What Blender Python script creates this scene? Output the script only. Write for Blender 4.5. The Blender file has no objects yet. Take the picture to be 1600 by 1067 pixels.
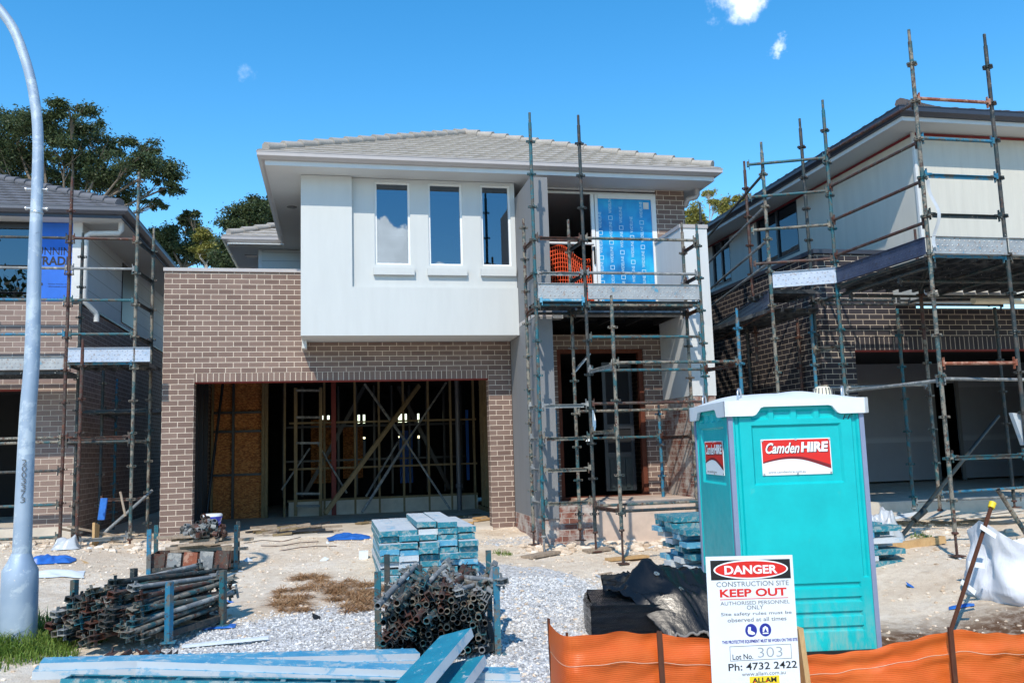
import bpy, math, random
from mathutils import Vector, Matrix, noise
random.seed(7)
SC = bpy.context.scene
COL = SC.collection
V = Vector
PI = math.pi

# ------------------------------------------------------------------ camera
F_PX, YAW, PITCH, ROLL = 1344.6, math.radians(11.797), math.radians(7.139), math.radians(-1.729)
CAM = V((2.679, -14.529, 1.3026))
_w = V((math.sin(YAW)*math.cos(PITCH), math.cos(YAW)*math.cos(PITCH), math.sin(PITCH)))
_r = V((math.cos(YAW), -math.sin(YAW), 0)); _u = _r.cross(_w)
CR = math.cos(ROLL)*_r + math.sin(ROLL)*_u
CU = -math.sin(ROLL)*_r + math.cos(ROLL)*_u
CW = _w
def ray(x, y): return CW + (x-800)/F_PX*CR - (y-533.5)/F_PX*CU
def at(x, y, Y):
    "survey helper: the point of the vertical plane Y seen at photograph pixel x, y"
    d = ray(x, y); return CAM + d*((Y-CAM.y)/d.y)
def atx(x, y, X):
    d = ray(x, y); return CAM + d*((X-CAM.x)/d.x)
def atz(x, y, Z):
    d = ray(x, y); return CAM + d*((Z-CAM.z)/d.z)
cam_d = bpy.data.cameras.new("camera"); cam = bpy.data.objects.new("camera", cam_d); COL.objects.link(cam)
cam_d.sensor_width = 36; cam_d.lens = F_PX/1600*36; cam_d.clip_end = 2000; cam_d.clip_start = .05
M = Matrix((CR, CU, -CW)).transposed().to_4x4(); M.translation = CAM
cam.matrix_world = M
SC.camera = cam

# ------------------------------------------------------------------ mesh builder
class MB:
    def __init__(s, org=(0, 0, 0)):
        s.v = []; s.f = []; s.o = V(org); s.sm = []
    def add(s, vs, fs, smooth=False):
        b = len(s.v); s.v += [V(p) for p in vs]; s.f += [tuple(i+b for i in f) for f in fs]; s.sm += [smooth]*len(fs); return s
    def box(s, x0, x1, y0, y1, z0, z1):
        vs = [(x0,y0,z0),(x1,y0,z0),(x1,y1,z0),(x0,y1,z0),(x0,y0,z1),(x1,y0,z1),(x1,y1,z1),(x0,y1,z1)]
        return s.add(vs, [(0,3,2,1),(4,5,6,7),(0,1,5,4),(1,2,6,5),(2,3,7,6),(3,0,4,7)])
    def obox(s, m, hx, hy, hz):
        vs = [m @ V((x*hx, y*hy, z*hz)) for z in (-1,1) for (x,y) in ((-1,-1),(1,-1),(1,1),(-1,1))]
        return s.add(vs, [(0,3,2,1),(4,5,6,7),(0,1,5,4),(1,2,6,5),(2,3,7,6),(3,0,4,7)])
    def beam(s, p, q, w, h, up=(0,0,1), tw=0):
        p, q = V(p), V(q); d = q-p; L = d.length; d.normalize(); up = V(up)
        a = up.cross(d)
        if a.length < 1e-4: a = V((1,0,0)).cross(d)
        a.normalize(); b = d.cross(a)
        m = Matrix((d, a, b)).transposed().to_4x4()
        if tw: m = m @ Matrix.Rotation(tw, 4, 'X')
        m.translation = (p+q)/2
        return s.obox(m, L/2, w/2, h/2)
    def tube(s, p, q, r, r2=None, n=10, cap=True):
        return s.path([p, q], [r, r if r2 is None else r2], n, cap)
    def path(s, pts, rs, n=8, cap=True, smooth=True):
        pts = [V(p) for p in pts]
        if not isinstance(rs, (list, tuple)): rs = [rs]*len(pts)
        vs = []; fs = []; prev = None
        for i, p in enumerate(pts):
            d = (pts[min(i+1, len(pts)-1)] - pts[max(i-1, 0)]).normalized()
            if prev is None:
                a = d.cross(V((0,0,1)))
                if a.length < 1e-3: a = d.cross(V((1,0,0)))
            else: a = prev - d*prev.dot(d)
            a.normalize(); prev = a; b = d.cross(a)
            for k in range(n):
                t = 2*PI*k/n; vs.append(p + (a*math.cos(t)+b*math.sin(t))*rs[i])
        for i in range(len(pts)-1):
            for k in range(n):
                fs.append((i*n+k, i*n+(k+1)%n, (i+1)*n+(k+1)%n, (i+1)*n+k))
        s.add(vs, fs, smooth)
        if cap:
            m = len(pts)-1
            s.add(vs[:n], [tuple(range(n-1,-1,-1))]); s.add(vs[m*n:], [tuple(range(n))])
        return s
    def lathe(s, c, prof, n=20, axis=None, smooth=True):
        c = V(c); vs = []; fs = []
        for (r, z) in prof:
            for k in range(n):
                t = 2*PI*k/n; vs.append(c + V((r*math.cos(t), r*math.sin(t), z)))
        for i in range(len(prof)-1):
            for k in range(n): fs.append((i*n+k, i*n+(k+1)%n, (i+1)*n+(k+1)%n, (i+1)*n+k))
        s.add(vs, fs, smooth); m = len(prof)-1
        s.add(vs[:n], [tuple(range(n-1,-1,-1))]); s.add(vs[m*n:], [tuple(range(n))]); return s
    def pipe(s, p, q, ro, ri, n=12):
        p, q = V(p), V(q); d = (q-p).normalized(); a = d.cross(V((0,0,1)))
        if a.length < 1e-3: a = d.cross(V((1,0,0)))
        a.normalize(); b = d.cross(a); vs = []
        for (c, r) in ((p,ro),(q,ro),(q,ri),(p,ri)):
            for k in range(n):
                t = 2*PI*k/n; vs.append(c+(a*math.cos(t)+b*math.sin(t))*r)
        fs = []; sm = []
        for i in range(4):
            j = (i+1) % 4
            for k in range(n): fs.append((i*n+k, i*n+(k+1)%n, j*n+(k+1)%n, j*n+k))
        return s.add(vs, fs, False)
    def grid(s, fn, nu, nv, smooth=True):
        vs = [fn(i/nu, j/nv) for j in range(nv+1) for i in range(nu+1)]
        fs = [(j*(nu+1)+i, j*(nu+1)+i+1, (j+1)*(nu+1)+i+1, (j+1)*(nu+1)+i) for j in range(nv) for i in range(nu)]
        return s.add(vs, fs, smooth)
    def prism(s, pts, o, ex, ey, depth):
        "flat outline pts (2-D) at o along ex, ey, given a thickness"
        o, ex, ey = V(o), V(ex), V(ey); nrm = ex.cross(ey).normalized(); n = len(pts)
        a = [o+ex*x+ey*y for x, y in pts]; b = [p+nrm*depth for p in a]
        fs = [tuple(range(n-1,-1,-1)), tuple(range(n, 2*n))] + [(i, (i+1)%n, n+(i+1)%n, n+i) for i in range(n)]
        return s.add(a+b, fs)
    def build(s, name, mat, parent=None, local=False):
        me = bpy.data.meshes.new(name)
        off = V((0,0,0))
        if parent is not None and not local: off = parent.location
        elif parent is None and not local: off = s.o
        me.from_pydata([p-off for p in s.v], [], s.f)
        me.polygons.foreach_set('use_smooth', s.sm)
        uv = me.uv_layers.new(name='metres')
        wv = s.v; data = uv.data
        for pol in me.polygons:
            n = pol.normal; ax = abs(n.x); ay = abs(n.y); az = abs(n.z)
            for li in pol.loop_indices:
                p = wv[me.loops[li].vertex_index]
                if ay >= ax and ay >= az: c = (p.x, p.z)
                elif ax >= az: c = (p.y+.12, p.z)
                else: c = (p.x, p.y)
                data[li].uv = c
        me.materials.append(mat); me.validate(); me.update()
        o = bpy.data.objects.new(name, me); COL.objects.link(o)
        if parent is not None: o.parent = parent
        elif not local: o.location = s.o
        return o

def tag(o, label=None, cat=None, group=None, kind=None):
    if label: o['label'] = label
    if cat: o['category'] = cat
    if group: o['group'] = group
    if kind: o['kind'] = kind
    return o
def thing(name, label, cat, loc=(0,0,0), group=None, rz=0):
    o = bpy.data.objects.new(name, None); COL.objects.link(o); o.location = loc; o.rotation_euler.z = rz
    o.empty_display_size = .2
    return tag(o, label, cat, group)
def copy_tree(o, parent=None):
    c = o.copy(); COL.objects.link(c)
    if parent: c.parent = parent
    for ch in list(o.children): copy_tree(ch, c)
    return c

# ------------------------------------------------------------------ materials
def S(r, g, b): return tuple(((c/255)/12.92 if c/255 <= .04045 else ((c/255+.055)/1.055)**2.4) for c in (r, g, b)) + (1,)
class NT:
    def __init__(s, name):
        s.m = bpy.data.materials.new(name); s.m.use_nodes = True; s.t = s.m.node_tree; s.n = s.t.nodes
        s.p = s.n['Principled BSDF']
    def new(s, t, **k):
        n = s.n.new(t)
        for a, b in k.items():
            if a.startswith('i_'): n.inputs[a[2:].replace('_', ' ')].default_value = b
            else: setattr(n, a, b)
        return n
    def l(s, a, b): s.t.links.new(a, b)
    def uv(s): return s.new('ShaderNodeUVMap', uv_map='metres').outputs[0]
    def obj(s, rnd=True):
        c = s.new('ShaderNodeTexCoord').outputs['Object']
        if not rnd: return c
        oi = s.new('ShaderNodeObjectInfo'); mu = s.new('ShaderNodeMath', operation='MULTIPLY'); mu.inputs[1].default_value = 37
        s.l(oi.outputs['Random'], mu.inputs[0])
        ad = s.new('ShaderNodeVectorMath', operation='ADD'); s.l(c, ad.inputs[0]); s.l(mu.outputs[0], ad.inputs[1]); return ad.outputs[0]
    def noise(s, co, scale, detail=4, rough=.6, dist=0):
        n = s.new('ShaderNodeTexNoise'); n.inputs['Scale'].default_value = scale; n.inputs['Detail'].default_value = detail
        n.inputs['Roughness'].default_value = rough; n.inputs['Distortion'].default_value = dist
        s.l(co, n.inputs['Vector']); return n.outputs['Fac']
    def ramp(s, fac, stops):
        r = s.new('ShaderNodeValToRGB'); e = r.color_ramp.elements
        while len(e) < len(stops): e.new(.5)
        for i, (p, c) in enumerate(stops):
            e[i].position = p; e[i].color = c if isinstance(c, tuple) else (c, c, c, 1)
        s.l(fac, r.inputs[0]); return r.outputs[0]
    def mix(s, fac, a, b):
        m = s.new('ShaderNodeMix', data_type='RGBA')
        if isinstance(fac, float): m.inputs[0].default_value = fac
        else: s.l(fac, m.inputs[0])
        for k, x in ((6, a), (7, b)):
            if isinstance(x, tuple): m.inputs[k].default_value = x
            else: s.l(x, m.inputs[k])
        return m.outputs[2]
    def scale(s, co, v):
        m = s.new('ShaderNodeVectorMath', operation='MULTIPLY'); m.inputs[1].default_value = v; s.l(co, m.inputs[0]); return m.outputs[0]
    def bump(s, h, strength=.3, dist=.01):
        b = s.new('ShaderNodeBump'); b.inputs['Strength'].default_value = strength; b.inputs['Distance'].default_value = dist
        s.l(h, b.inputs['Height']); s.l(b.outputs[0], s.p.inputs['Normal'])
    def out(s, col, rough=.7, metal=0., spec=None):
        if isinstance(col, tuple): s.p.inputs['Base Color'].default_value = col
        else: s.l(col, s.p.inputs['Base Color'])
        if isinstance(rough, float): s.p.inputs['Roughness'].default_value = rough
        else: s.l(rough, s.p.inputs['Roughness'])
        if isinstance(metal, float): s.p.inputs['Metallic'].default_value = metal
        else: s.l(metal, s.p.inputs['Metallic'])
        if spec is not None: s.p.inputs['Specular IOR Level'].default_value = spec
        return s.m

def plain(name, col, rough=.6, metal=0., var=.12, sc=6, bump=.0, spec=None):
    "a surface of one colour with faint wear"
    t = NT(name); co = t.obj(); n = t.noise(co, sc, 5)
    d = tuple(c*(1-var) for c in col[:3])+(1,); l = tuple(min(1, c*(1+var)) for c in col[:3])+(1,)
    c = t.ramp(n, [(.3, d), (.7, l)])
    if bump: t.bump(t.noise(co, sc*12, 3), bump, .003)
    return t.out(c, rough, metal, spec)

def brick(name, c1, c2, mortar, soldier=False, white=None):
    t = NT(name); uv = t.uv(); b = t.new('ShaderNodeTexBrick')
    b.offset = 0. if soldier else .5
    if soldier:
        sx = t.new('ShaderNodeSeparateXYZ'); t.l(uv, sx.inputs[0]); cx = t.new('ShaderNodeCombineXYZ')
        t.l(sx.outputs['Y'], cx.inputs['X']); t.l(sx.outputs['X'], cx.inputs['Y']); uvv = cx.outputs[0]
    else: uvv = uv
    t.l(uvv, b.inputs['Vector']); b.inputs['Scale'].default_value = 1
    b.inputs['Brick Width'].default_value = .24 if not soldier else 8.; b.inputs['Row Height'].default_value = .086
    b.inputs['Mortar Size'].default_value = .0055; b.inputs['Mortar Smooth'].default_value = .25; b.inputs['Bias'].default_value = 0
    b.inputs['Color1'].default_value = c1; b.inputs['Color2'].default_value = c2; b.inputs['Mortar'].default_value = mortar
    nz = t.noise(uv, 60, 4); big = t.noise(uv, 1.6, 3)
    m = t.new('ShaderNodeMix', data_type='RGBA', blend_type='MULTIPLY'); m.inputs[0].default_value = .55
    t.l(b.outputs['Color'], m.inputs[6]); t.l(t.ramp(nz, [(.25, .62), (.75, 1.)]), m.inputs[7])
    m2 = t.new('ShaderNodeMix', data_type='RGBA', blend_type='MULTIPLY'); m2.inputs[0].default_value = .5
    t.l(m.outputs[2], m2.inputs[6]); t.l(t.ramp(big, [(.35, .75), (.65, 1.)]), m2.inputs[7])
    col = m2.outputs[2]
    if white is not None:
        w = t.ramp(t.noise(uv, 3.2, 5, .7), [(.42, 0.), (.6, 1.)])
        col = t.mix(w, col, white)
    iv = t.new('ShaderNodeMath', operation='SUBTRACT'); iv.inputs[0].default_value = 1; t.l(b.outputs['Fac'], iv.inputs[1])
    ad = t.new('ShaderNodeMath', operation='MULTIPLY_ADD'); t.l(nz, ad.inputs[0]); ad.inputs[1].default_value = .25; t.l(iv.outputs[0], ad.inputs[2])
    t.bump(ad.outputs[0], .6, .006)
    return t.out(col, .85, spec=.25)

def worn(name, paint, paint2, under, rust, a=.5, r=.62, sc=9, metal=.0):
    "old scaffold steel: paint chipped to grey and rust"
    t = NT(name); co = t.obj(); n1 = t.noise(co, sc, 6, .7, .4); n2 = t.noise(co, sc*1.9, 6, .75); n3 = t.noise(co, sc*.5, 3)
    base = t.ramp(n3, [(.35, paint), (.65, paint2)])
    c = t.mix(t.ramp(n1, [(a-.03, 0.), (a+.03, 1.)]), base, under)
    c = t.mix(t.ramp(n2, [(r-.02, 0.), (r+.05, 1.)]), c, rust)
    sp = t.ramp(t.noise(co, sc*6, 2), [(.70, 0.), (.74, 1.)])
    c = t.mix(sp, c, S(205, 200, 190))
    t.bump(n2, .4, .003)
    return t.out(c, .6, metal, .4)

MT = {}
MT['teal'] = worn('teal_chipped_steel', S(24,98,112), S(44,82,88), S(84,84,78), S(70,44,34), .52, .57)
MT['blue'] = worn('blue_chipped_steel', S(28,112,150), S(54,112,126), S(100,100,96), S(76,50,38), .53, .58)
MT['rusty'] = worn('rusty_steel', S(84,50,40), S(58,44,42), S(78,70,64), S(108,62,40), .52, .58)
MT['dark'] = worn('dark_green_steel', S(44,60,62), S(34,42,48), S(72,70,66), S(78,50,38), .52, .59)
MT['galv'] = worn('galvanised_steel', S(128,132,134), S(100,104,106), S(156,156,152), S(100,68,48), .54, .62, 8)
MT['mixed'] = worn('mixed_flaking_steel', S(42,88,94), S(84,78,70), S(128,122,110), S(80,50,38), .50, .55, 8)
MT['plankblue'] = worn('pale_blue_plank_steel', S(64,142,178), S(98,164,190), S(160,180,188), S(134,110,92), .56, .67, 11)
MT['plankteal'] = worn('teal_plank_steel', S(24,116,136), S(52,132,146), S(136,154,156), S(122,94,76), .54, .62, 16)
MT['plankgrey'] = worn('grey_plank_steel', S(196,202,206), S(180,188,194), S(130,172,194), S(150,124,104), .60, .67, 5)
MT['plankslant'] = worn('teal_painted_plank', S(16,120,146), S(28,134,158), S(170,184,188), S(130,96,76), .64, .70, 9)
MT['plankdark'] = worn('shade_darkened_deck_steel', S(66,70,74), S(52,54,58), S(90,92,92), S(84,62,50), .55, .64, 5)  # worn deck steel, coloured darker to carry the shade beneath the planks
MT['rustred'] = plain('red_oxide_steel', S(120,34,26), .6)
MT['ledgerrust'] = worn('orange_rust_steel', S(150,86,60), S(120,70,54), S(170,130,110), S(90,50,36), .54, .6)

MT['brick'] = brick('tan_brick', S(142,120,110), S(122,101,93), S(226,210,192))
MT['soldier'] = brick('tan_brick_on_edge', S(142,120,110), S(122,101,93), S(226,210,192), True)
MT['brickl'] = brick('pale_tan_brick', S(160,139,130), S(142,122,114), S(214,200,186))
MT['brickd'] = brick('charcoal_brick', S(66,62,66), S(50,47,52), S(196,182,166))
MT['soldierd'] = brick('charcoal_brick_on_edge', S(66,62,66), S(50,47,52), S(190,176,162), True)
MT['brickred'] = brick('red_brick_base', S(140,74,58), S(112,60,50), S(190,176,160))
MT['brickraw'] = brick('red_brick_smeared_with_mortar', S(150,96,82), S(130,88,78), S(188,178,168), white=S(190,182,174))
def rendered(name, col, streak=.06):
    t = NT(name); uv = t.obj(False); n = t.noise(t.scale(uv, (3, 3, .5)), 2.2, 5, .65)
    d = tuple(c*(1-streak*1.6) for c in col[:3])+(1,)
    c = t.ramp(n, [(.3, d), (.62, col)]); t.bump(t.noise(uv, 190, 3), .12, .002)
    return t.out(c, .8, spec=.25)
MT['white'] = rendered('white_render', S(198,201,200), .03)
MT['greyrend'] = rendered('grey_render', S(128,129,131), .05)
MT['pillar'] = rendered('pale_grey_render', S(206,209,210), .05)
MT['trim'] = plain('white_trim', S(206,207,206), .45, var=.04)
MT['gutter'] = plain('warm_grey_gutter', S(176,170,168), .4, var=.04)
MT['soffit'] = plain('soffit_board', S(206,208,206), .7, var=.03, sc=2)
MT['slate'] = plain('slate_blue_gutter', S(52,56,68), .4, var=.06)
MT['lhgutter'] = plain('grey_blue_gutter', S(96,98,106), .4, var=.06)
def tile(name, a, b):
    t = NT(name); uv = t.obj(False); n = t.noise(uv, 3.5, 6, .7); n2 = t.noise(uv, 60, 3)
    c = t.mix(t.ramp(n2, [(.3, 0.), (.8, .5)]), t.ramp(n, [(.3, a), (.7, b)]), S(120,116,110)); t.bump(n2, .3, .003)
    return t.out(c, .85, spec=.2)
MT['tile'] = tile('pale_grey_roof_tile', S(164,157,148), S(188,180,170))
MT['tilel'] = tile('slate_grey_roof_tile', S(88,90,98), S(112,113,120))
MT['tiled'] = tile('brown_grey_roof_tile', S(80,74,76), S(104,96,98))
def clad(name, col, axis, pitch, gap=.06, dark=.55):
    "boards with a thin groove every pitch metres"
    t = NT(name); uv = t.uv(); sx = t.new('ShaderNodeSeparateXYZ'); t.l(uv, sx.inputs[0])
    dv = t.new('ShaderNodeMath', operation='DIVIDE'); t.l(sx.outputs[axis], dv.inputs[0]); dv.inputs[1].default_value = pitch
    fr = t.new('ShaderNodeMath', operation='FRACT'); t.l(dv.outputs[0], fr.inputs[0])
    g = t.ramp(fr.outputs[0], [(0, 0.), (gap*.5, 0.), (gap, 1.)])
    n = t.noise(t.scale(uv, (4, .4, 1)) if axis == 'X' else uv, 2, 5)
    c0 = t.ramp(n, [(.3, tuple(x*.9 for x in col[:3])+(1,)), (.7, col)])
    c = t.mix(g, tuple(x*dark for x in col[:3])+(1,), c0); t.bump(g, .4, .005)
    return t.out(c, .7, spec=.3)
MT['cladr'] = clad('cream_grooved_cladding', S(204,201,191), 'X', .15, .035, .93)
MT['cladl'] = clad('white_weatherboard', S(208,212,214), 'Y', .30, .05, .5)
MT['cladm'] = clad('pale_weatherboard', S(206,210,208), 'Y', .19, .08, .5)
def osb():
    t = NT('strand_board'); uv = t.uv(); v = t.new('ShaderNodeTexVoronoi'); v.inputs['Scale'].default_value = 1
    t.l(t.scale(uv, (26, 60, 1)), v.inputs['Vector']); n = t.noise(uv, 14, 5)
    sx = t.new('ShaderNodeSeparateColor'); t.l(v.outputs['Color'], sx.inputs[0])
    c = t.ramp(sx.outputs[0], [(.1, S(140,80,38)), (.5, S(184,112,56)), (.9, S(208,142,82))])
    c = t.mix(t.ramp(n, [(.45, 0.), (.8, .7)]), c, S(120,74,40)); return t.out(c, .8)
MT['osb'] = osb()
def wood(name, a, b, sc=3):
    t = NT(name); co = t.obj(); n = t.noise(t.scale(co, (1, 1, .35)), sc*6, 6, .7, 1.2)
    return t.out(t.ramp(n, [(.3, a), (.7, b)]), .8, spec=.2)
MT['stud'] = wood('pine_stud', S(118,102,78), S(150,132,100))
MT['oldwood'] = wood('weathered_timber', S(128,112,96), S(176,160,142))
MT['ply'] = wood('ply_offcut', S(176,140,96), S(200,166,120))
MT['jamb'] = wood('red_brown_timber', S(82,44,33), S(110,62,45))
MT['picket'] = wood('rusty_picket', S(74,46,36), S(98,62,46))
MT['conc'] = plain('grey_concrete', S(200,190,176), .9, var=.15, sc=4, bump=.3)
MT['plinth'] = plain('pinkish_render', S(198,178,162), .9, var=.12, sc=5, bump=.3)
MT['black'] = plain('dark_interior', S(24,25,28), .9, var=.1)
MT['plaster'] = clad('grey_plasterboard', S(150,154,164), 'Y', 1.2, .12, 1.25)
MT['frame'] = plain('white_window_frame', S(224,226,226), .4, var=.03)
MT['framed'] = plain('charcoal_window_frame', S(44,46,52), .4, var=.05)
def glass(name, tint, refl=.3, tr=.7):
    t = NT(name); g = t.new('ShaderNodeBsdfGlossy'); g.inputs['Color'].default_value = (.74,.88,1.,1); g.inputs['Roughness'].default_value = .006
    tt = t.new('ShaderNodeBsdfTransparent'); tt.inputs['Color'].default_value = tint
    n = t.noise(t.obj(False), 1.1, 1); b = t.new('ShaderNodeBump'); b.inputs['Strength'].default_value = .012; b.inputs['Distance'].default_value = .05
    t.l(n, b.inputs['Height']); t.l(b.outputs[0], g.inputs['Normal'])
    mx = t.new('ShaderNodeMixShader'); mx.inputs[0].default_value = refl
    t.l(tt.outputs[0], mx.inputs[1]); t.l(g.outputs[0], mx.inputs[2]); t.l(mx.outputs[0], t.n['Material Output'].inputs[0]); return t.m
MT['glass'] = glass('window_glass', (.3,.34,.40,1), .17)
MT['glassb'] = glass('dark_window_glass', (.2,.22,.26,1), .13)
def film():
    t = NT('blue_protective_film'); uv = t.uv(); n = t.noise(uv, 1.7, 3); n2 = t.noise(t.scale(uv, (14, .6, 1)), 1, 3)
    c = t.ramp(n, [(.3, S(8,96,160)), (.5, S(16,140,204)), (.72, S(44,182,226))])
    c = t.mix(t.ramp(n2, [(.6, 0.), (.75, .45)]), c, S(60,190,226)); t.bump(n, .25, .02)
    return t.out(c, .18, spec=.6)
MT['film'] = film()
MT['filmtext'] = plain('pale_film_print', S(190,226,240), .4, var=.05)
MT['wrap'] = plain('blue_building_wrap', S(28,104,206), .55, var=.12, sc=3)
MT['ink'] = plain('dark_ink', S(26,28,44), .6, var=.02)
def mesh_net(name, col):
    t = NT(name); return t.out(col, .5)
MT['orange'] = plain('orange_net', S(232,84,36), .5, var=.1)
def barrier():
    t = NT('orange_woven_mesh'); uv = t.uv()
    w = t.new('ShaderNodeTexWave', wave_type='BANDS', bands_direction='Y'); w.inputs['Scale'].default_value = 26; w.inputs['Distortion'].default_value = 1.2
    w.inputs['Detail'].default_value = 2; t.l(uv, w.inputs['Vector'])
    w2 = t.new('ShaderNodeTexWave', wave_type='BANDS', bands_direction='X'); w2.inputs['Scale'].default_value = 40; w2.inputs['Distortion'].default_value = .6; t.l(uv, w2.inputs['Vector'])
    n = t.noise(uv, 3, 4)
    c = t.ramp(n, [(.3, S(244,98,26)), (.7, S(252,122,50))])
    c = t.mix(t.ramp(w.outputs['Fac'], [(.2, .0), (.9, .35)]), c, S(250,140,72))
    c = t.mix(t.ramp(w2.outputs['Fac'], [(.0, .22), (.35, .0)]), c, S(170,58,14))
    t.bump(w.outputs['Fac'], .35, .004)
    t.p.inputs['Transmission Weight'].default_value = 0
    tl = t.new('ShaderNodeBsdfTranslucent'); t.l(c, tl.inputs['Color'])
    m = t.out(c, .42, spec=.5); mx = t.new('ShaderNodeMixShader'); mx.inputs[0].default_value = .38
    t.l(t.p.outputs[0], mx.inputs[1]); t.l(tl.outputs[0], mx.inputs[2]); t.l(mx.outputs[0], t.n['Material Output'].inputs[0]); return m
MT['barrier'] = barrier()
def loo():
    t = NT('turquoise_plastic'); co = t.obj(False); n = t.noise(co, 2.5, 5, .7); n2 = t.noise(co, 9, 4)
    c = t.ramp(n, [(.3, S(0,172,176)), (.7, S(4,190,192))])
    c = t.mix(t.ramp(n2, [(.66, 0.), (.74, .28)]), c, S(90,186,176))
    sx = t.new('ShaderNodeSeparateXYZ'); t.l(co, sx.inputs[0]); n3 = t.noise(t.scale(co, (5, 5, 1.2)), 3, 6, .7)
    md = t.new('ShaderNodeMapRange'); md.inputs[1].default_value = .55; md.inputs[2].default_value = 0.; t.l(sx.outputs['Z'], md.inputs[0])
    mm = t.new('ShaderNodeMath', operation='MULTIPLY'); t.l(md.outputs[0], mm.inputs[0]); t.l(t.ramp(n3, [(.42, 0.), (.7, .7)]), mm.inputs[1]); c = t.mix(mm.outputs[0], c, S(168,176,160))
    st = t.noise(t.scale(co, (18, 18, 26)), 1.6, 5, .8); c = t.mix(t.ramp(st, [(.68, 0.), (.74, .22)]), c, S(150,200,196))
    t.bump(t.noise(co, 3, 2), .08, .02)
    return t.out(c, t.ramp(n2, [(.3, .34), (.7, .5)]), spec=.4)
MT['loo'] = loo()
MT['loowhite'] = plain('white_roof_plastic', S(222,228,232), .4, var=.05, sc=3)
MT['loopost'] = plain('grey_corner_post', S(128,140,166), .5, var=.06)
MT['cream'] = plain('cream_plastic', S(222,214,188), .5)
MT['signw'] = plain('white_sign_board', S(226,230,234), .4, var=.03, sc=4)
MT['red'] = plain('red_print', S(214,34,26), .45, var=.04)
MT['darkred'] = plain('dark_red_print', S(120,24,32), .45, var=.04)
MT['blackp'] = plain('black_print', S(22,22,24), .5, var=.05)
MT['whitep'] = plain('white_print', S(236,240,242), .45, var=.02)
MT['greyp'] = plain('grey_print', S(96,98,102), .5, var=.05)
MT['pencil'] = plain('faded_pencil', S(150,154,158), .6, var=.05)
MT['bluep'] = plain('blue_print', S(28,40,140), .5, var=.05)
MT['yellow'] = plain('yellow_print', S(238,206,40), .5, var=.04)
MT['lampsteel'] = worn('galvanised_lamp_steel', S(150,168,188), S(172,186,200), S(186,198,208), S(120,134,150), .55, .66, 5, .35)
def tarp():
    t = NT('black_tarpaulin'); co = t.obj(False); n = t.noise(co, 5, 6, .7); n2 = t.noise(co, 2, 4)
    c = t.ramp(n, [(.35, S(14,15,17)), (.66, S(18,19,21)), (.9, S(58,56,54))]); t.bump(n, .5, .012)
    return t.out(c, t.ramp(n2, [(.3, .2), (.7, .42)]), spec=.4)
MT['tarp'] = tarp()
def wrapb():
    t = NT('black_stretch_wrap'); co = t.obj(False); w = t.noise(t.scale(co, (4, 4, 22)), 2.4, 5, .7, 1.5)
    w2 = t.noise(t.scale(co, (9, 9, 30)), 2.0, 4, .7, 3.); ad = t.new('ShaderNodeMath', operation='ADD'); t.l(w, ad.inputs[0]); t.l(w2, ad.inputs[1]); t.bump(ad.outputs[0], 1., .03); return t.out(S(15,14,16), .13, spec=.9)
MT['wrapb'] = wrapb()
MT['tar'] = plain('dark_painted_steel', S(34,44,46), .5, var=.3, sc=12)
MT['hem'] = plain('worn_hem', S(120,116,110), .7)
MT['steel'] = plain('bright_steel', S(190,192,194), .35, .8)
def bagm():
    t = NT('white_woven_sack'); co = t.obj(False); n = t.noise(co, 4, 5); w = t.noise(co, 160, 2)
    t.bump(t.noise(t.scale(co, (1,1,.3)), 9, 5, .6, 1.), .7, .02)
    return t.out(t.ramp(n, [(.3, S(204,208,218)), (.7, S(226,229,236))]), .6, spec=.3)
MT['bag'] = bagm()
MT['bluetarp'] = plain('blue_plastic', S(44,104,186), .4, var=.2)
MT['foam'] = plain('pale_foam', S(214,222,228), .7, var=.08)
MT['clearbag'] = plain('grey_plastic_bag', S(186,190,194), .25, var=.1)
MT['bucket'] = plain('blue_bucket_plastic', S(22,52,196), .35, var=.06)
MT['bark'] = wood('pale_bark', S(150,138,124), S(196,186,172), 1)
MT['barkd'] = wood('grey_bark', S(98,88,78), S(132,120,106), 1)
def leaf(name, a, b, c3):
    t = NT(name); oi = t.new('ShaderNodeTexCoord').outputs['Object']; n = t.noise(oi, 9, 2); n2 = t.noise(oi, .8, 3)
    c = t.ramp(n, [(.3, a), (.5, b), (.72, c3)]); c = t.mix(t.ramp(n2, [(.4, 0.), (.62, .5)]), c, b)
    m = t.out(c, .5, spec=.35); tl = t.new('ShaderNodeBsdfTranslucent'); t.l(c, tl.inputs[0]); mx = t.new('ShaderNodeMixShader'); mx.inputs[0].default_value = .25
    t.l(t.p.outputs[0], mx.inputs[1]); t.l(tl.outputs[0], mx.inputs[2]); t.l(mx.outputs[0], t.n['Material Output'].inputs[0]); return m
MT['leaf'] = leaf('eucalypt_leaf', S(44,58,38), S(70,84,52), S(104,112,66))
MT['leafy'] = leaf('yellow_green_leaf', S(92,96,44), S(140,136,66), S(176,164,88))
MT['leafb'] = leaf('bushy_leaf', S(40,52,34), S(66,80,48), S(112,116,66))
MT['grass'] = leaf('grass_blade', S(70,96,34), S(106,132,50), S(150,160,84))
MT['straw'] = leaf('dead_grass', S(140,104,74), S(176,138,100), S(204,172,132))
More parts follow.
